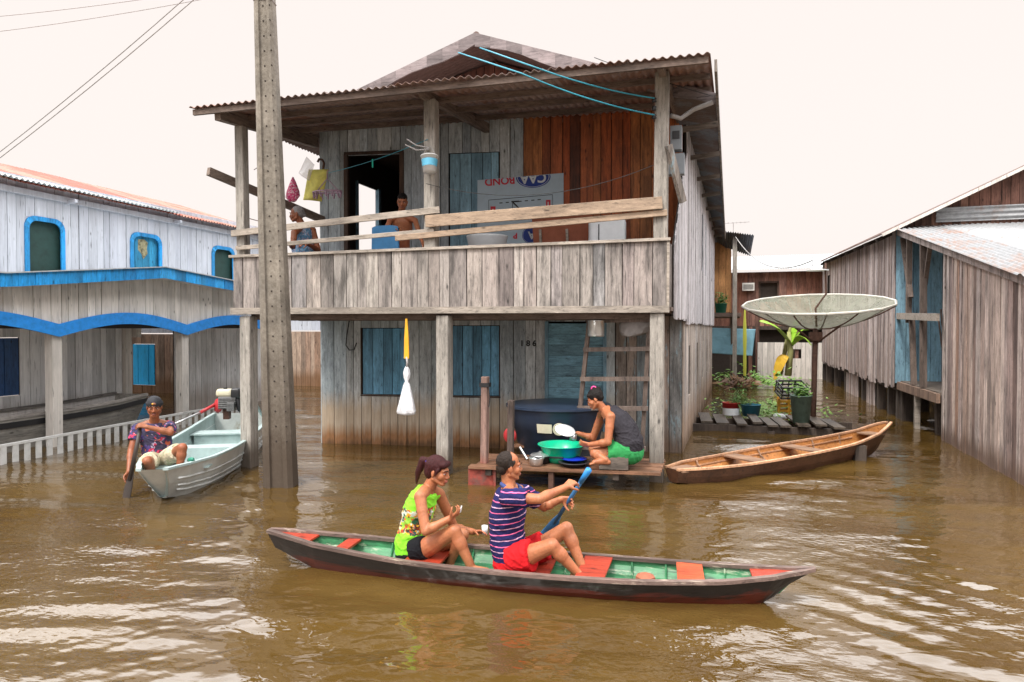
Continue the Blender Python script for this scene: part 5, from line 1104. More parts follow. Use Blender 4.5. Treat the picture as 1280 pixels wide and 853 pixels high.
for k in range(9): one('eave_rafter',W_stilt,rh,lambda m:m.bar((3.08,16.3+k*1.3,3.76+.04*k),(3.38,16.3+k*1.3,3.90+.04*k),.05,.07))
one('lean_to_roof',C_roofz,rh,lambda m:corr(m,(3.25,9.3,2.50),(9.2,9.3,2.50),(9.2,15.93,3.98),(3.32,15.93,3.98),lam=.10,amp=.02,sheet=.85,seed=58,drop=.10))
lz=lambda y:2.50+(y-9.3)*1.48/6.63
one('lean_to_edge',W_rhfar,rh,lambda m:m.bar((3.42,9.4,lz(9.4)-.09),(3.42,15.9,lz(15.9)-.09),.05,.13))
one('near_wall',W_rh,rh,lambda m:planks(m,(3.55,13.2),(3.45,9.35),-.35,lambda u:lz(13.2-u)-.06,.15,seed=59,jit=.012,gap=.008))
one('near_wall',W_rh,rh,lambda m:planks(m,(3.47,9.35),(9.1,9.35),-.35,2.45,.16,seed=60))
one('porch_side_wall',W_rh,rh,lambda m:planks(m,(9.1,13.22),(3.6,13.22),-.3,lambda u:3.3,.17,seed=61))
one('porch_floor',W_step,rh,lambda m:(slab(m,(3.5,13.25,.80),(7,13.25,.80),(7,15.95,.80),(3.5,15.95,.80),.05),))
one('porch_beam',W_brown,rh,lambda m:m.bar((3.47,13.2,.70),(3.47,16.0,.70),.06,.16))
for a_,b_,w_ in(((3.5,15.35,2.0),(3.5,15.35,3.76),.10),((3.5,14.25,.8),(3.5,14.35,3.52),.11),((3.5,15.9,3.75),(3.5,15.2,2.5),.09),((3.5,14.9,.8),(3.5,15.1,2.1),.10),((3.5,13.9,3.4),(3.55,14.4,2.7),.07)):
    one('porch_post',W_ladder,rh,lambda m:m.bar(a_,b_,w_*.6,w_,(1,0,0)))
one('porch_rail',W_rail,rh,lambda m:m.bar((3.44,13.15,2.08),(3.44,16.9,2.17),.05,.13))
one('stilt',W_rail,rh,lambda m:m.bar((3.5,14.65,-.3),(3.5,14.65,.7),.09,.09,(1,0,0)),label='pale stilt under the porch edge')
one('stilt',W_stilt,rh,lambda m:(m.bar((3.7,13.9,-.3),(3.65,13.8,.7),.14,.14,(1,0,0)),))
one('stilt',W_stilt,rh,lambda m:m.box((3.62,15.9,.2),(.24,.2,1.1)))
for k in range(6):
    y=13.5+.16*k+rnd.uniform(-.1,.1);z=1.0+.08*k
    a=rnd.uniform(-.5,.5);thing1('scrap_sheet',C_roofz if k%2 else C_eave,lambda m:m.box((3.95+.05*k,y,z+.1),(.5,.55,.012),rot=Matrix.Rotation(a,3,'Z')@Matrix.Rotation(-.8+.28*k,3,'X')@Matrix.Rotation(.5,3,'Y')),'bent scrap of roofing in the pile on the blue porch','scrap metal','scrap metal heaped on the porch of the right house')
thing1('stacked_sticks',W_ladder,lambda m:[m.tube([V((3.8+.03*k,13.9+.12*k,.85)),V((3.75,13.7+.16*k,2.6-.12*k))],.016,5) for k in range(5)],'loose sticks standing on the blue porch above the scrap','sticks')
# =============================== FAR HOUSES
fh=empty('far_brown_house',(2,28,0),'far reddish plank house with an air conditioner and pale metal roof','house')
one('upper_wall',W_far,fh,lambda m:planks(m,(-2.5,28),(6.5,28),1.95,4.05,.17,[(3.80,4.42,2.9,3.62)],seed=62))
one('room_gloom',M_shade_soil,fh,lambda m:m.box((1.6,28.15,3.2),(1.2,.02,1.1)))  # dark panel behind the window, painted as indoor shade
one('window_frame',W_dark,fh,lambda m:(m.bar((1.28,27.97,2.86),(1.28,27.97,3.66),.05,.06,(1,0,0)),m.bar((1.94,27.97,2.86),(1.94,27.97,3.66),.05,.06,(1,0,0)),m.bar((1.25,27.97,3.66),(1.97,27.97,3.66),.05,.06)))
one('lower_wall',W_cream,fh,lambda m:planks(m,(1.2,27.7),(4.2,27.7),-.3,1.35,.2,[(1.15,1.55,.75,1.1)],seed=63))
one('undercroft_gloom',M_shade_soil,fh,lambda m:m.box((1.5,28.3,.8),(8,.05,2.4)))  # dark sheet standing in for the shade beneath the raised floor
one('floor_beam',W_stilt,fh,lambda m:m.bar((-2.5,27.95,1.9),(6.5,27.95,1.9),.1,.14))
one('stilt',W_far,fh,lambda m:[m.box((x,27.8,.8),(.13,.13,2.3)) for x in(-1,.95,1.2,2.6,4.2)])
one('roof',C_roofw,fh,lambda m:corr(m,(-2.7,27.5,4.12),(6.7,27.5,4.12),(6.7,31.5,5.0),(-2.7,31.5,5.0),seed=64))
ac=empty('air_conditioner',(.86,27.85,3.3),'small white box air conditioner on the far reddish wall','air conditioner')
one('casing',P_ac,ac,lambda m:m.box((.86,27.87,3.48),(.44,.22,.30)));one('grille',P_mgrey,ac,lambda m:[m.box((.86,27.755,3.40+.04*k),(.36,.01,.018)) for k in range(5)])
oh=empty('light_wood_house',(-.1,24,0),'raised hut of fresh orange-brown boards behind the side wall of the main house','hut')
one('front_wall',W_orange,oh,lambda m:planks(m,(-1.6,23.6),(.16,23.6),2.42,4.72,.17,seed=65))
one('side_wall',W_orange,oh,lambda m:planks(m,(.16,23.6),(.2,27),2.42,4.72,.17,seed=66))
one('floor',W_beam,oh,lambda m:slab(m,(-1.6,22.8,2.38),(.5,22.8,2.38),(.5,27,2.38),(-1.6,27,2.38),.12))
one('stilt',W_stilt,oh,lambda m:[m.box((x,y,1),(.12,.12,2.6)) for x in(-.9,.25) for y in(23.2,26)])
one('awning',C_eave,oh,lambda m:corr(m,(-.35,22.3,4.95),(.85,22.3,4.75),(.75,22.6,4.15),(-.3,24.0,4.7),lam=.09,amp=.02,sheet=.5,seed=67))
one('roof',C_roof,oh,lambda m:corr(m,(-1.7,22.9,4.80),(.45,22.9,4.76),(.45,27.2,5.0),(-1.7,27.2,5.0),seed=68))
thing1('wooden_pole',W_post,lambda m:m.bar(V((.31,22.6,-.3)),V((.29,22.6,4.78)),.13,.13,(1,0,0)),'tall grey wooden pole before the orange board hut','pole')
gp=potp('flower_pot',P_grn,(-.12,23.0,2.38),.15,.19,.30,'green plastic pot on the floor edge of the orange board hut')
leaves('foliage',L_grn,(-.12,23.0,2.66),120,(.08,.08,.16),.10,gp,seed=9)
thing1('blue_tarp',P_tarp,lambda m:clothquad(m,(-.9,23.1,1.92),(.95,23.2,1.86),(.85,23.2,1.00),(-.9,23.1,1.10),amp=.05,fr=14,n=26),'blue tarp hung like a curtain beneath the orange board hut','tarp',smooth=True)
thing1('dangling_wire',P_wire,lambda m:m.tube(sag(V((.3,22.4,4.75)),fdp+V((0,0,.1)),.5),.012,5),'pale cable sagging from the grey pole to the dish feed','wire',smooth=True)
thing1('roof_antenna',P_wire,lambda m:(m.tube([V((.25,23.5,4.7)),V((.25,23.5,5.35))],.012,5),m.tube([V((-.35,23.5,5.32)),V((.75,23.5,5.34))],.010,5),[m.tube([V((-.3+.13*k,23.35,5.33)),V((-.3+.13*k,23.65,5.33))],.006,4) for k in range(8)]),'thin comb aerial over the orange board hut','antenna')
thing1('thin_pole_antenna',P_rust,lambda m:(m.tube([V((-6.6,8.6,2.6)),V((-6.62,8.6,4.9))],.010,5),m.tube([V((-6.85,8.6,3.55)),V((-6.3,8.6,3.4))],.006,4),m.tube([V((-6.7,8.6,4.25)),V((-6.4,8.6,4.4))],.006,4)),'thin twiggy aerial rod beside the left balcony post','antenna')
# =============================== PEOPLE
def remeshed(mb,name,mat,parent,voxel=.006,sm=3,disp=None):
    me=mb.mesh(name,V((0,0,0)))
    bm=bmesh.new();bm.from_mesh(me);bmesh.ops.recalc_face_normals(bm,faces=bm.faces)
    bm.to_mesh(me);bm.free()
    o=bpy.data.objects.new('tmp',me);COL.objects.link(o)
    r=o.modifiers.new('r','REMESH');r.mode='VOXEL';r.voxel_size=voxel
    s=o.modifiers.new('s','SMOOTH');s.factor=.5;s.iterations=sm
    dg=bpy.context.evaluated_depsgraph_get();nm=bpy.data.meshes.new_from_object(o.evaluated_get(dg))
    bpy.data.objects.remove(o)
    off=absloc(parent)
    if disp:
        nm.calc_loop_triangles() if False else None
        n=len(nm.vertices);co=[v.co.copy() for v in nm.vertices];no=[v.normal.copy() for v in nm.vertices]
        for i in range(n): nm.vertices[i].co=co[i]+no[i]*disp(co[i])
    nm.transform(Matrix.Translation(-off));nm.polygons.foreach_set('use_smooth',[True]*len(nm.polygons))
    nm.materials.clear();nm.materials.append(mat);nm.name=name
    ob=bpy.data.objects.new(name,nm);COL.objects.link(ob);ob.parent=parent;return ob
def frustum(m,a,b,r1,r2,n=20):
    a=V(a);b=V(b);d=(b-a).normalized();x=d.orthogonal().normalized();y=d.cross(x)
    m.loft([[p+(x*math.cos(q)+y*math.sin(q))*r for q in [2*math.pi*j/n for j in range(n)]] for p,r in((a,r1),(a.lerp(b,.5),(r1+r2)/2),(b,r2))])
def spine(m,pts,infl=0,n=26):
    """pts: (centre, lateral unit, half width, half depth)"""
    rings=[];N=len(pts)
    # round the ends
    c0,l0,w0,d0=pts[0];c1=pts[1][0];ax=(c0-c1).normalized()
    ext=[(c0+ax*min(w0,d0)*.45,l0,w0*.55,d0*.55)]
    cN,lN,wN,dN=pts[-1];ay=(cN-pts[-2][0]).normalized()
    pts=ext+list(pts)
    for i,(c,l,w,d) in enumerate(pts):
        a=(pts[min(i+1,len(pts)-1)][0]-pts[max(i-1,0)][0]).normalized()
        l=(l-a*l.dot(a)).normalized();f=l.cross(a).normalized()
        rings.append([c+l*(w+infl)*math.copysign(abs(math.cos(q))**.85,math.cos(q))+f*(d+infl)*math.sin(q) for q in[2*math.pi*j/n for j in range(n)]])
    m.loft(rings)
def hand(m,wr,d,n,curl=.5,side=1,thumb=.6,s=1.0,spread=.023,tcurl=.5):
    """wrist, palm direction d, palm normal n (side the fingers curl to), side=+1/-1 places the thumb"""
    wr=V(wr);d=V(d).normalized();n=V(n);n=(n-d*n.dot(d)).normalized();t=d.cross(n)*side
    for k,off in enumerate((.030,.010,-.010,-.028)):
        kn=wr+d*(.088-.006*abs(k-1))*s+t*off*s
        m.capsule(wr+d*.012*s+t*off*.55*s,kn,.0155*s,.0125*s,8)
        L=(.070,.078,.072,.056)[k]*s;p=kn+t*(off/.03)*(spread-.020)*2;dd=(d+t*(off*1.5)).normalized();r=.0088*s
        for j,fr in enumerate((.45,.31,.24)):
            c=(curl if not isinstance(curl,(list,tuple)) else curl[k])*(.75 if j==0 else 1.0)
            ax=dd.cross(n);ax=ax.normalized() if ax.length>1e-4 else t
            q=Quaternion(ax,c);dd=(q@dd).normalized();nn=q@n
            p2=p+dd*L*fr;m.capsule(p,p2,r,r*.9,8);p=p2;r*=.92;n_=n
    tb=wr+d*.022*s+t*.026*s;td=(d*.62+t*.72+n*(.25+thumb*.3)).normalized()
    p2=tb+td*.040*s;m.capsule(tb-td*.012,p2,.0145*s,.0115*s,8);td=(td+(d*.7-t*.35+n*tcurl)*.9).normalized();p3=p2+td*.030*s;m.capsule(p2,p3,.0108*s,.0098*s,8)
    td=(td+(-t*.35+n*tcurl*.6)).normalized();m.capsule(p3,p3+td*.024*s,.0098*s,.0085*s,8)
def frame(fw,up):
    fw=V(fw).normalized();up=V(up);up=(up-fw*up.dot(fw)).normalized();return fw.cross(up),fw,up
def head(m,c,fw,up,s=1.0,fem=False):
    r,f,u=frame(fw,up);P=lambda x,y,z:c+(r*x+f*y+u*z)*s
    m.ell(P(0,-.012,.030),(.074*s,.094*s,.088*s),(r,f,u))
    m.ell(P(0,.022,-.015),(.063*s,.070*s,.082*s),(r,f,u))
    m.ell(P(0,.034,-.055),(.050*s,.052*s,.050*s),(r,f,u))
    m.ell(P(0,.066,-.092),(.026*s,.020*s,.020*s),(r,f,u))
    for k in(-1,1):
        m.capsule(P(k*.056,-.002,-.055),P(k*.022,.066,-.092),.020*s,.016*s,10)
        m.ell(P(k*.034,.052,-.026),(.034*s,.030*s,.034*s),(r,f,u))
        m.ell(P(k*.074,-.008,-.010),(.010*s,.019*s,.031*s),(r,(f-u*.15+r*k*.4).normalized(),u),10,8)
        m.capsule(P(k*.012,.083,.021),P(k*.046,.066,.021),.0105*s,.0095*s,8)
        m.ell(P(k*.014,.094,-.035),(.010*s,.011*s,.008*s),(r,f,u),10,6)
    m.capsule(P(0,.084,.012),P(0,.102,-.028),.0095*s,.0130*s,10)
    m.ell(P(0,.088,-.058),(.024*s,.013*s,.008*s),(r,f,u),10,6);m.ell(P(0,.084,-.072),(.020*s,.012*s,.008*s),(r,f,u),10,6)
def face(root,c,fw,up,s,lip,hairm,beard=False,mo=None):
    r,f,u=frame(fw,up);P=lambda x,y,z:c+(r*x+f*y+u*z)*s
    for k in(-1,1):
        e=one('eye',M_eyew,root,lambda m:m.ell(P(k*.031,.0775,.001),(.0135*s,.008*s,.0066*s),(r,f,u),12,8),smooth=True)
        one('iris',M_iris,e,lambda m:m.ell(P(k*.031,.0835,.001),(.0068*s,.0040*s,.0062*s),(r,f,u),10,6),smooth=True)
        one('upper_lid',lip,e,lambda m:m.tube([P(k*.016,.0850,.005),P(k*.031,.0865,.0095),P(k*.046,.078,.005)],.0026*s,6),smooth=True)
        one('eyebrow',hairm,root,lambda m:m.tube([P(k*.012,.0965,.024),P(k*.032,.0935,.031),P(k*.052,.080,.024)],[.0035*s,.0042*s,.002*s],6),smooth=True)
    one('lips',lip,root,lambda m:(m.ell(P(0,.0905,-.0595),(.0235*s,.0125*s,.0060*s),(r,f,u),12,8),m.ell(P(0,.0875,-.0705),(.020*s,.0125*s,.0068*s),(r,f,u),12,8)),smooth=True)
def limb(m,a,b,r1,r2,bulge=None):
    a=V(a);b=V(b);m.capsule(a,b,r1,r2,16)
    if bulge:
        off=V(bulge[2]) if len(bulge)>2 else V((0,0,0))
        m.ell(a.lerp(b,bulge[0])+off,(bulge[1],bulge[1],(b-a).length*.30),_axes((b-a).normalized()))
def _axes(z):
    x=z.orthogonal().normalized();return x,z.cross(x),z
def foot(m,an,toe,s=1.,up=V((0,0,1))):
    an=V(an);toe=V(toe);d=(toe-an);L=d.length;d.normalize();sd=d.cross(up).normalized()
    heel=an-d*.035*s-up*.035*s;m.ell(heel,(.030*s,.030*s,.030*s))
    ball=an.lerp(toe,.72)
    m.capsule(an-up*.005,ball,.034*s,.026*s);m.capsule(heel,ball,.028*s,.026*s)
    for k in range(5):
        o=(k-2)*.0165*s;m.capsule(ball+sd*o*1.1-up*.006,toe+sd*o*1.25-up*.010-d*(.004*abs(k-1.5)**2)*s,.0125*s,(.0115 if k==0 else .0085)*s,8)
def person(loc,label,J,skin,group=None,s=1.,arm_r=1.,leg_r=1.,torso=None,vox=.006,legs=True,hands=None,ears=True):
    root=empty('person',loc,label,'person',group)
    m=MB();spine(m,torso)
    # neck and head
    m.capsule(J['neck'],V(J['head'])-frame(J['fw'],J['up'])[2]*.05*s-frame(J['fw'],J['up'])[1]*.012,.056*s,.050*s)
    head(m,V(J['head']),J['fw'],J['up'],s)
    ch=torso[-2][0]
    for k in('l','r'):
        if 'sh'+k in J:
            sh,el,wr=V(J['sh'+k]),V(J['el'+k]),V(J['wr'+k])
            m.capsule(torso[-1][0].lerp(sh,.35),sh,.052*s,.052*s*arm_r);limb(m,sh,el,.049*s*arm_r,.038*s*arm_r,(.4,.047*s*arm_r))
            limb(m,el,wr,.039*s*arm_r,.026*s*arm_r,(.28,.042*s*arm_r))
            h=hands[k];hand(m,wr,*h[0],**h[1])
        if legs:
            hp_,kn,an,toe=[V(J[q+k]) for q in('hp','kn','an','to')]
            limb(m,hp_,kn,.088*s*leg_r,.056*s*leg_r,(.35,.080*s*leg_r));limb(m,kn,an,.054*s*leg_r,.034*s*leg_r,(.30,.056*s*leg_r,(an-kn).cross(V((1,0,0))).normalized()*.0))
            m.ell(kn,(.056*s*leg_r,)*3)
            foot(m,an,toe,s)
    remeshed(m,'body',skin,root,vox,4)
    return root
def folds(a,f):
    def g(p):
        w=mn.noise(V((p.x*5,p.y*5,p.z*5)))*.12
        r1=1-abs(mn.noise(V((p.x*f*.9,p.y*f*.9,(p.z+p.x*.5+w)*f*2.1))))*3.2
        r2=1-abs(mn.noise(V((p.x*f*2.2+7,p.y*f*2.2,(p.z-p.x*.8+w)*f*3.0))))*3.2
        return a*.55*mn.noise(V((p.x*f,p.y*f,p.z*f*1.3)))+a*.75*max(0,r1)-a*.1+a*.38*max(0,r2)
    return g
def hair(root,mat,c,fw,up,s,parts,vox=.006,amp=.003):
    r,f,u=frame(fw,up);P=lambda x,y,z:c+(r*x+f*y+u*z)*s
    m=MB()
    for q in parts:
        if q[0]=='e': m.ell(P(*q[1]),[x*s for x in q[2]],(r,f,u))
        else: m.capsule(P(*q[1]),P(*q[2]),q[3]*s,q[4]*s,12)
    return remeshed(m,'hair',mat,root,vox,2,lambda p: amp*mn.noise(V((p.x*60,p.y*60,p.z*25)))+amp*.8*mn.noise(V((p.x*150,p.y*150,p.z*60))))
def clad(root,name,mat,fn,vox=.007,sm=2,amp=.006,f=9,**k):
    m=MB();fn(m);return remeshed(m,name,mat,root,vox,sm,folds(amp,f))
def U(v): return V(v).normalized()
# ---- canoe: young woman in lime vest. She sits facing +x along the canoe
cd=U((4.01,.33,0));cs=V((-cd.y,cd.x,0))   # canoe direction, far side
def CW(px,py,Y): return aY(px,py,Y+.24)
hdW=CW(547,589,4.66)
J=dict(head=hdW,fw=U(cd*.98-cs*.10+V((0,0,-.20))),up=V((0,0,1)),neck=CW(535,612,4.66),
 shl=CW(549,618,4.80),ell=CW(568,660,4.95),wrl=CW(592,665,4.92),
 shr=CW(525,621,4.50),elr=CW(532,664,4.42),wrr=CW(563,648,4.47),
 hpr=CW(524,690,4.56),knr=CW(568,664,4.50),anr=CW(590,711,4.52),tor=CW(616,715,4.50),
 hpl=CW(526,690,4.76),knl=CW(578,669,4.74),anl=CW(560,708,4.70),tol=CW(580,712,4.70))
lat=U(J['shl']-J['shr']);hl=cs
tw=[(CW(516,692,4.66),hl,.135,.115),(CW(514,676,4.66),hl,.135,.105),(CW(519,654,4.66),U(hl+lat),.115,.092),(CW(525,634,4.65),lat,.135,.098),(CW(530,620,4.65),lat,.125,.075),(CW(534,611,4.65),lat,.065,.055)]
W1=person((hdW.x,4.9,.06),'girl in a lime green vest and black shorts sitting behind the man in the canoe',J,M_skin3,s=.95,arm_r=1.0,leg_r=1.0,torso=tw,vox=.005,
 hands=dict(l=((U(V((1,-.1,.12))),V((-.1,-.5,-.8))),dict(curl=.35,side=-1,s=.85)),r=((U(V((.75,.1,.55))),V((-.4,.3,.9))),dict(curl=.75,side=1,s=.85,thumb=1.))))
face(W1,hdW,J['fw'],J['up'],.95,M_lip,H_blk)
hair(W1,H_red,hdW,J['fw'],J['up'],.95,[('e',(0,-.020,.040),(.082,.098,.090)),('e',(0,-.05,-.01),(.072,.065,.075)),('c',(-.05,.055,.068),(.05,.055,.068),.028,.028),('c',(0,-.095,.065),(0,-.145,.05),.026,.034),('c',(0,-.145,.05),(.01,-.165,-.06),.036,.026),('c',(.01,-.165,-.06),(.01,-.160,-.15),.026,.008),('c',(-.07,.03,.03),(-.073,.015,-.02),.014,.008),('c',(.07,.03,.03),(.073,.015,-.02),.014,.008)])
r_,f_,u_=frame(J['fw'],J['up']);tag(one('hair_tie',P_cob,W1,lambda m:[m.ell(hdW+(f_*-.100+u_*(.055+.012*math.sin(a))+r_*.022*math.cos(a))*.95,(.014,.014,.014)) for a in[k*1.05 for k in range(6)]],smooth=True))
clad(W1,'vest',K_lime,lambda m:(spine(m,[(tw[0][0]+V((0,0,.03)),hl,.138,.118)]+tw[1:5]+[(tw[5][0]-V((0,0,.012)),lat,.085,.06)],.013),m.capsule(tw[4][0],J['shr'].lerp(tw[4][0],.30)+V((0,0,.006)),.055,.053),m.capsule(tw[4][0],J['shl'].lerp(tw[4][0],.30)+V((0,0,.006)),.055,.053)),amp=.008)
clad(W1,'shorts',K_black,lambda m:(m.ell(tw[0][0],(.13,.16,.115)),frustum(m,J['hpr']-cd*.04,J['hpr'].lerp(J['knr'],.20),.103,.097),frustum(m,J['hpl']-cd*.04,J['hpl'].lerp(J['knl'],.22),.103,.097)))
tag(thing1('white_wrapper',P_white,lambda m:m.capsule(CW(575,640,4.50),CW(577,633,4.50),.008,.005),'tiny white stick pinched in the raised hand of the girl in lime','wrapper',smooth=True))
thing1('white_cup',P_white,lambda m:m.lathe(CW(606,668,4.93),[(0,0),(.022,0),(.026,.07),(0,.07)],14),'small white cup held low by the girl behind the man’s back'.replace('’',''),'cup',smooth=True)
# ---- canoe: man with paddle
hdM=CW(636,583,4.62)
fwM=U(cd*.80+cs*.45+V((0,0,-.02)))
J=dict(head=hdM,fw=fwM,up=U(V((.08,0,1))),neck=CW(636,606,4.62),
 shr=CW(635,622,4.45),elr=CW(674,624,4.42),wrr=CW(707,609,4.60),
 shl=CW(655,616,4.80),ell=CW(680,634,4.95),wrl=CW(702,624,4.93),
 hpr=CW(646,700,4.54),knr=CW(690,682,4.50),anr=CW(722,717,4.58),tor=CW(738,726,4.56),
 hpl=CW(652,700,4.74),knl=CW(708,661,4.76),anl=CW(728,710,4.72),tol=CW(744,722,4.70))
lat=U(J['shl']-J['shr'])
tm=[(CW(641,702,4.64),hl,.150,.125),(CW(636,684,4.64),hl,.150,.115),(CW(633,662,4.64),U(hl+lat),.140,.108),(CW(635,640,4.63),lat,.155,.115),(CW(637,623,4.62),lat,.150,.088),(CW(637,610,4.62),lat,.075,.062)]
pg=CW(733,592,4.78);pbld=CW(688,662,5.08)
M1=person((hdM.x,4.88,.06),'man in a navy shirt with pink stripes and red shorts paddling the canoe',J,M_skin3,s=.95,torso=tm,vox=.005,
 hands=dict(r=((U(pg-J['wrr']+V((0,0,.02))),V((.2,.75,-.45))),dict(curl=[1.0,1.05,1.1,1.1],side=-1,s=.95,thumb=1.)),l=((U(V((1,-.1,-.12))),V((.2,-.9,-.2))),dict(curl=1.0,side=1,s=.95,thumb=.8))))
face(M1,hdM,J['fw'],J['up'],.95,M_lip2,H_dk)
hair(M1,H_dk,hdM,J['fw'],J['up'],.95,[('e',(0,-.024,.035),(.0765,.083,.0865)),('e',(0,-.012,.048),(.064,.066,.071)),('e',(0,-.058,-.012),(.062,.046,.055)),('c',(-.062,.026,.048),(-.068,.004,.008),.012,.008),('c',(.062,.026,.048),(.068,.004,.008),.012,.008),('c',(-.066,-.012,.012),(-.068,-.006,-.012),.016,.008),('c',(.066,-.012,.012),(.068,-.006,-.012),.016,.008)])
def shirtM(m):
    spine(m,[(tm[0][0]+V((0,0,.035)),hl,.155,.13)]+tm[1:5]+[(tm[5][0]-V((0,0,.008)),lat,.085,.07)],.014)
    for k in('r','l'):
        m.capsule(tm[4][0],J['sh'+k],.066,.064);frustum(m,J['sh'+k]-(J['el'+k]-J['sh'+k])*.05,J['sh'+k].lerp(J['el'+k],.62),.062,.066)
clad(M1,'polo_shirt',K_stripe,shirtM,amp=.009)
clad(M1,'collar',plain('navy collar',(.03,.05,.17),.8),lambda m:m.tube([tm[5][0]+V((0,0,.012))+cd*(.012+.070*math.cos(a))+cs*.074*math.sin(a)-V((0,0,.020*math.cos(a))) for a in[2*math.pi*i/20 for i in range(21)]],.016,8),vox=.006,amp=.003)
clad(M1,'shorts',K_red,lambda m:(m.ell(tm[0][0]+V((0,0,.0)),(.15,.18,.12)),frustum(m,J['hpr']-cd*.05,J['hpr'].lerp(J['knr'],.42)-V((0,0,.012)),.112,.115),frustum(m,J['hpl']-cd*.05,J['hpl'].lerp(J['knl'],.52)-V((0,0,.010)),.112,.105)),amp=.009)
pd=empty('paddle',pbld,'dark blue paddle with bright blue grip in the hands of the canoe man','paddle','paddles in use')
dpd=U(pbld-pg);tip=pg+dpd*1.35
one('shaft',P_padl,pd,lambda m:m.tube([pg,pg+dpd*.62],.016,10),smooth=True)
one('grip',P_padb,pd,lambda m:m.tube([pg-dpd*.045,pg+dpd*.10],[.024,.019],10),smooth=True)
sdp=dpd.cross(U((0,-1,.2))).normalized()
def blade(m,a,b,sd_,w,mat=None,th=.010):
    nn=(b-a).cross(sd_).normalized();rings=[]
    for t,ww in((0,.2),(.12,.6),(.35,1),(.75,1),(.93,.8),(1,.35)):
        c=a.lerp(b,t);rings.append([c+sd_*w*ww*math.cos(q)+nn*th*math.sin(q) for q in[2*math.pi*j/14 for j in range(14)]])
    m.loft(rings)
one('blade',P_padl,pd,lambda m:blade(m,pg+dpd*.50,tip,sdp,.055),smooth=True)
# ---- woman washing up on the landing
def PW(px,py,Y): return aY(px,py,Y)
hdP=PW(744,499,8.12)
J=dict(head=hdP,fw=U((-.88,-.10,-.48)),up=U((-.45,0,.9)),neck=PW(753,511,8.15),
 shr=PW(752,520,8.38),elr=PW(741,548,8.42),wrr=PW(722,542,8.35),
 shl=PW(763,521,7.98),ell=PW(760,553,7.90),wrl=PW(737,556,7.96),
 hpl=PW(781,563,8.05),knl=PW(744,567,7.98),anl=PW(757,575,7.90),tol=PW(737,579,7.88),
 hpr=PW(782,562,8.25),knr=PW(742,562,8.32),anr=PW(757,574,8.30),tor=PW(738,578,8.28))
latP=U((.0,1,0));
tp=[(PW(785,563,8.15),latP,.20,.165),(PW(786,551,8.15),latP,.195,.155),(PW(781,538,8.15),latP,.175,.14),(PW(772,526,8.16),latP,.185,.13),(PW(762,517,8.17),latP,.17,.10),(PW(755,512,8.16),latP,.08,.065)]
P1=person((tp[0][0].x,8.15,.25),'woman in a charcoal vest and green shorts crouching on the landing washing plates',J,M_skin3,s=1.0,arm_r=1.15,leg_r=1.15,torso=tp,vox=.007,
 hands=dict(r=((U((-1,-.05,-.05)),V((0,-.4,-.7))),dict(curl=.45,side=1)),l=((U((-.95,.05,.05)),V((.1,.7,.4))),dict(curl=.5,side=1,thumb=1))))
face(P1,hdP,J['fw'],J['up'],1.,M_lip,H_blk)
hair(P1,H_blk,hdP,J['fw'],J['up'],1.,[('e',(0,-.022,.038),(.083,.098,.092)),('e',(0,-.055,.0),(.068,.055,.06)),('c',(-.05,.05,.07),(.05,.05,.07),.024,.024),('e',(0,-.075,.085),(.045,.045,.040)),('c',(.01,-.06,.10),(0,-.03,.125),.028,.02)],vox=.007)
r_,f_,u_=frame(J['fw'],J['up']);one('hair_clip',plain('magenta clip',(.65,.04,.22),.4),P1,lambda m:m.lathe(hdP+f_*-.045+u_*.115-r_*.0,[(.022,0),(.036,.006),(.036,.02),(.022,.025)],16,(f_*.0+r_*-.6+V((0,-1,.2)))),smooth=True)
clad(P1,'vest',K_grey,lambda m:(spine(m,[(tp[0][0]+V((0,0,.03)),latP,.20,.165)]+tp[1:5]+[(tp[5][0]-V((0,0,.03))+V((.03,0,0)),latP,.10,.06)],.014),m.capsule(tp[4][0],tp[4][0].lerp(J['shl'],.62),.06,.052),m.capsule(tp[4][0],tp[4][0].lerp(J['shr'],.62),.06,.052)),amp=.009)
clad(P1,'shorts',K_green,lambda m:(m.ell(tp[0][0]+V((.0,0,-.02)),(.19,.225,.15)),frustum(m,J['hpl']+V((.06,0,0)),J['hpl'].lerp(J['knl'],.55),.125,.118),frustum(m,J['hpr']+V((.06,0,0)),J['hpr'].lerp(J['knr'],.55),.125,.118)),amp=.008)
thing1('white_plate',P_white,lambda m:m.lathe(PW(706,540,8.12),[(0,0),(.08,.0),(.125,.02),(.127,.025),(.08,.008),(0,.006)],28,(.30,-.35,.90)),'white plate held up over the green basin by the washing woman','plate',smooth=True)
thing1('aluminium_mug',P_alum,lambda m:m.lathe(PW(716,551,8.15),[(0,0),(.04,0),(.045,.08),(.038,.08),(.036,.01),(0,.01)],18,(.1,0,1)),'shiny mug held over the edge of the green basin','mug',smooth=True)
# ---- man paddling the aluminium boat
def BW(px,py,Y): return aY(px,py,Y)
hdB=BW(193,509,6.42)
J=dict(head=hdB,fw=U((.62,-.72,-.16)),up=V((0,0,1)),neck=BW(193,528,6.48),
 shr=BW(172,536,6.38),elr=BW(164,563,6.26),wrr=BW(161,590,6.10),
 shl=BW(212,533,6.60),ell=BW(213,541,6.33),wrl=BW(184,534,6.18),
 hpr=BW(191,577,6.45),knr=BW(184,577,6.05),anr=BW(194,597,6.32),tor=BW(193,600,6.20),
 hpl=BW(206,576,6.55),knl=BW(228,560,6.28),anl=BW(224,590,6.25),tol=BW(226,596,6.10))
latB=U(J['shl']-J['shr'])
tB=[(BW(198,580,6.52),latB,.155,.125),(BW(197,569,6.53),latB,.155,.12),(BW(196,556,6.53),latB,.15,.11),(BW(194,543,6.52),latB,.165,.115),(BW(193,534,6.50),latB,.155,.09),(BW(193,527,6.49),latB,.075,.06)]
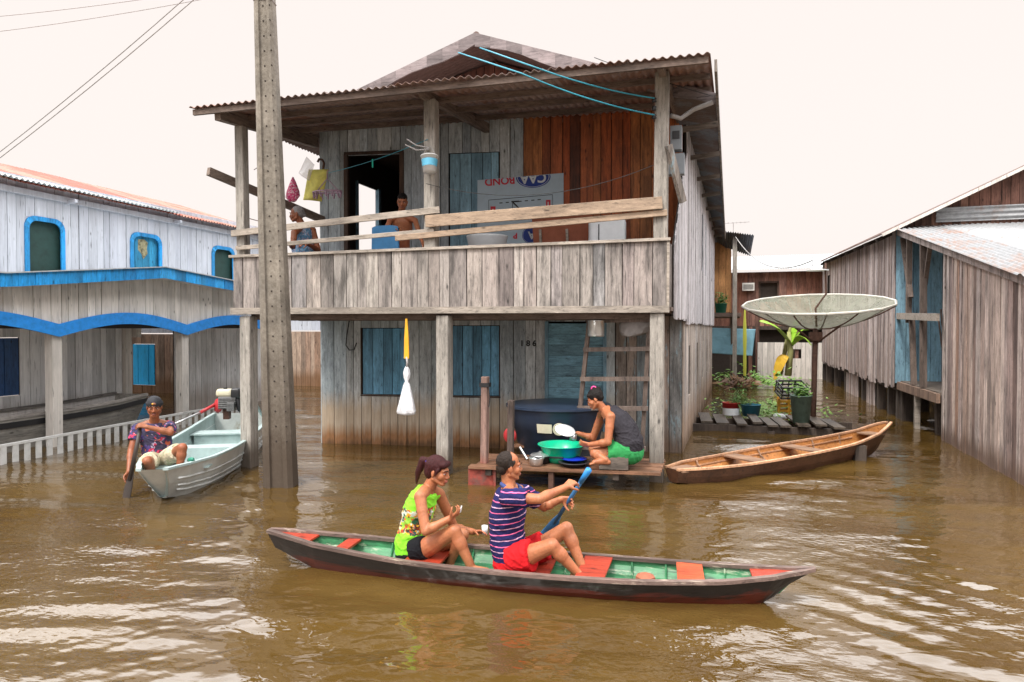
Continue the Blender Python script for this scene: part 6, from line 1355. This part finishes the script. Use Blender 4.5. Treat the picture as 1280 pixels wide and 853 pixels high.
B1=person((tB[0][0].x,6.5,.1),'man in backwards cap and dark printed tee paddling the aluminium boat',J,M_skin2,s=1.0,torso=tB,vox=.006,
 hands=dict(r=((U(V((-.05,-.1,-1))),V((.9,-.4,0))),dict(curl=1.0,side=1,thumb=1)),l=((U(J['wrl']-J['ell']),V((.0,.5,-.8))),dict(curl=1.0,side=-1,thumb=.7))))
face(B1,hdB,J['fw'],J['up'],1.,M_lip2,H_blk)
r_,f_,u_=frame(J['fw'],J['up'])
hair(B1,H_blk,hdB,J['fw'],J['up'],1.,[('e',(0,-.03,.02),(.078,.085,.08))])
one('moustache',H_blk,B1,lambda m:m.tube([hdB+f_*.093+u_*-.049+r_*.020,hdB+f_*.099+u_*-.046,hdB+f_*.093+u_*-.049-r_*.020],.004,6),smooth=True)
cp=clad(B1,'cap',plain('charcoal cap',(.014,.014,.018),.8),lambda m:(m.ell(hdB+f_*-.012+u_*.048,(.086,.103,.082),(r_,f_,u_)),m.lathe(hdB+u_*.025-f_*.008,[(.0,0),(.090,.0),(.092,.035),(0,.04)],24,u_+f_*.0),m.ell(hdB-f_*.12+u_*.03,(.06,.05,.010),(r_,f_,u_))),vox=.006,amp=.002)
one('cap_opening',plain('cap gap skin',(.22,.085,.045),.6),B1,lambda m:m.ell(hdB+f_*.080+u_*.058,(.026,.014,.018),(r_,f_,u_)),smooth=True)
one('cap_badge',P_yelc,B1,lambda m:m.ell(hdB+f_*.091+u_*.062+r_*.012,(.010,.006,.008),(r_,f_,u_)),smooth=True)
def teeB(m):
    spine(m,[(tB[0][0]+V((0,0,.03)),latB,.16,.13)]+tB[1:5]+[(tB[5][0]-V((0,0,.008)),latB,.085,.068)],.014)
    for k in('r','l'):
        m.capsule(tB[4][0],J['sh'+k],.066,.064);frustum(m,J['sh'+k]-(J['el'+k]-J['sh'+k])*.05,J['sh'+k].lerp(J['el'+k],.55),.064,.070)
clad(B1,'tee_shirt',K_tee,teeB,amp=.009)
clad(B1,'shorts',K_cream,lambda m:(m.ell(tB[0][0],(.17,.16,.12)),frustum(m,J['hpr'],J['hpr'].lerp(J['knr'],.78),.112,.095),frustum(m,J['hpl'],J['hpl'].lerp(J['knl'],.72),.112,.098)),amp=.008)
pd2=empty('paddle',BW(159,618,5.9),'black paddle dipped upright beside the bow of the aluminium boat','paddle','paddles in use')
g0=BW(176,532,6.16);g1=BW(160,612,6.02);dd2=U(g1-g0)
one('shaft',P_padk,pd2,lambda m:m.tube([g0-dd2*.02,g0+dd2*.62],[.020,.026],10),smooth=True)
one('blade',P_padk,pd2,lambda m:blade(m,g0+dd2*.45,g0+dd2*1.15,U((1,.3,.2)),.05),smooth=True)
# ---- elderly woman on the balcony
hdO=aY(371,268,8.75)
J=dict(head=hdO,fw=U((-.82,-.45,-.12)),up=U((-.1,0,1)),neck=aY(377,281,8.8),
 shl=aY(368,291,8.50),ell=aY(366,309,8.42),wrl=aY(362,304,8.25),
 shr=aY(391,288,8.95),elr=aY(398,313,8.85),wrr=aY(384,305,8.45),
 hpl=aY(376,330,8.8),knl=aY(355,330,8.4),anl=aY(355,368,8.4),tol=aY(345,372,8.35),hpr=aY(385,330,8.9),knr=aY(370,330,8.45),anr=aY(370,368,8.4),tor=aY(360,372,8.35))
latO=U(J['shr']-J['shl'])
for k in('anl','anr'): J[k].z=2.27
for k in('tol','tor'): J[k].z=2.22
tO=[(aY(381,330,8.9),latO,.17,.14),(aY(380,318,8.88),latO,.17,.15),(aY(379,306,8.86),latO,.16,.135),(aY(379,296,8.84),latO,.165,.12),(aY(379,288,8.83),latO,.15,.09),(aY(378,282,8.82),latO,.075,.06)]
O1=person((tO[0][0].x,8.85,2.17),'grey haired woman in a blue patterned dress at the left end of the balcony',J,M_skin2,s=1.0,torso=tO,vox=.008,
 hands=dict(l=((U((-.6,-.5,-.2)),V((0,0,-1))),dict(curl=.6,side=1)),r=((U((-.45,-.8,-.1)),V((-.3,.1,-1))),dict(curl=.7,side=1))))
face(O1,hdO,J['fw'],J['up'],1.,M_lip2,H_gry)
hair(O1,H_gry,hdO,J['fw'],J['up'],1.,[('e',(0,-.024,.036),(.081,.095,.090)),('e',(0,-.06,-.005),(.066,.05,.06)),('e',(0,-.105,-.02),(.035,.03,.035))],vox=.008)
clad(O1,'dress',K_flor,lambda m:(spine(m,[(tO[0][0]-V((0,0,.03)),latO,.19,.16)]+tO[1:5]+[(tO[5][0]-V((0,0,.02)),latO,.10,.065)],.015),frustum(m,J['hpl'],J['hpl'].lerp(J['knl'],.95),.13,.12),frustum(m,J['hpr'],J['hpr'].lerp(J['knr'],.95),.13,.12)),amp=.009)
st=empty('wooden_stool',(tO[0][0].x,8.9,2.17),'plain stool hidden behind the parapet under the grey haired woman','stool')
sz=tO[0][0].z-.12
one('seat',W_rail,st,lambda m:m.box((tO[0][0].x,8.9,sz),(.38,.38,.04)))
for a,b in((-1,-1),(-1,1),(1,-1),(1,1)):one('leg',W_rail,st,lambda m:m.box((tO[0][0].x+a*.15,8.9+b*.15,(2.17+sz-.02)/2),(.04,.04,sz-.02-2.17)))
# ---- shirtless boy on a blue chair
hdC=aY(503,252,9.05)
J=dict(head=hdC,fw=U((.30,-.85,-.42)),up=U((.1,-.15,1)),neck=aY(502,266,9.15),
 shr=aY(488,275,9.10),elr=aY(481,291,8.98),wrr=aY(494,286,8.86),
 shl=aY(519,276,9.16),ell=aY(525,294,9.05),wrl=aY(529,306,8.90),
 hpr=aY(496,322,9.25),knr=aY(486,322,8.85),anr=aY(488,366,8.85),tor=aY(485,368,8.75),hpl=aY(506,322,9.25),knl=aY(516,322,8.85),anl=aY(514,366,8.85),tol=aY(514,368,8.75))
for k in('anl','anr'): J[k].z=2.27
for k in('tol','tor'): J[k].z=2.22
latC=U(J['shl']-J['shr'])
tC=[(aY(501,322,9.3),latC,.14,.11),(aY(501,310,9.28),latC,.135,.10),(aY(502,297,9.25),latC,.13,.095),(aY(503,285,9.22),latC,.155,.10),(aY(503,276,9.18),latC,.15,.08),(aY(502,269,9.16),latC,.065,.055)]
C1=person((tC[0][0].x,9.25,2.17),'shirtless boy with short black hair sitting at the balcony rail by the doorway',J,M_skin,s=.95,arm_r=.9,torso=tC,vox=.008,
 hands=dict(l=((U((.2,-.4,-.9)),V((-.9,-.1,0))),dict(curl=.4,side=1)),r=((U((.9,-.2,.1)),V((0,0,-1))),dict(curl=.5,side=-1))))
face(C1,hdC,J['fw'],J['up'],.95,M_lip2,H_blk)
hair(C1,H_blk,hdC,J['fw'],J['up'],.95,[('e',(0,-.020,.042),(.077,.092,.086)),('e',(0,-.055,0),(.062,.045,.055)),('c',(-.04,.06,.075),(.04,.06,.075),.02,.02)],vox=.008)
clad(C1,'shorts',plain('crimson shorts',(.45,.02,.06),.8),lambda m:(m.ell(tC[0][0]-V((0,0,.03)),(.17,.15,.13)),frustum(m,J['hpr'],J['hpr'].lerp(J['knr'],.7),.115,.10),frustum(m,J['hpl'],J['hpl'].lerp(J['knl'],.7),.115,.10)))
pc=empty('plastic_chair',(tC[0][0].x,9.15,2.17),'blue plastic chair turned backwards under the shirtless boy','chair')
cx,cy=tC[0][0].x,9.12;sz=tC[0][0].z-.16
one('seat',P_chair,pc,lambda m:m.box((cx,cy+.12,sz),(.44,.46,.035)),bevel=.01)
q0,q1=aY(478,290,8.78),aY(515,313,8.78)
one('backrest',P_chair,pc,lambda m:m.loft([[V((cx+x*.22,8.79+.04*x*x,z)) ,V((cx+x*.22,8.76+.04*x*x,z)),V((cx+x*.22*.94,8.76+.04*x*x,z+h)),V((cx+x*.22*.94,8.79+.04*x*x,z+h))] for x,z,h in[(k/4,sz,3.36-sz-.02*(k/4)**4) for k in range(-4,5)]]))
for a,b in((-1,-1),(-1,1),(1,-1),(1,1)):one('leg',P_chair,pc,lambda m:m.bar((cx+a*.19,cy+.12+b*.2,sz),(cx+a*.22,cy+.12+b*.23,2.17),.04,.04,(0,1,0)))
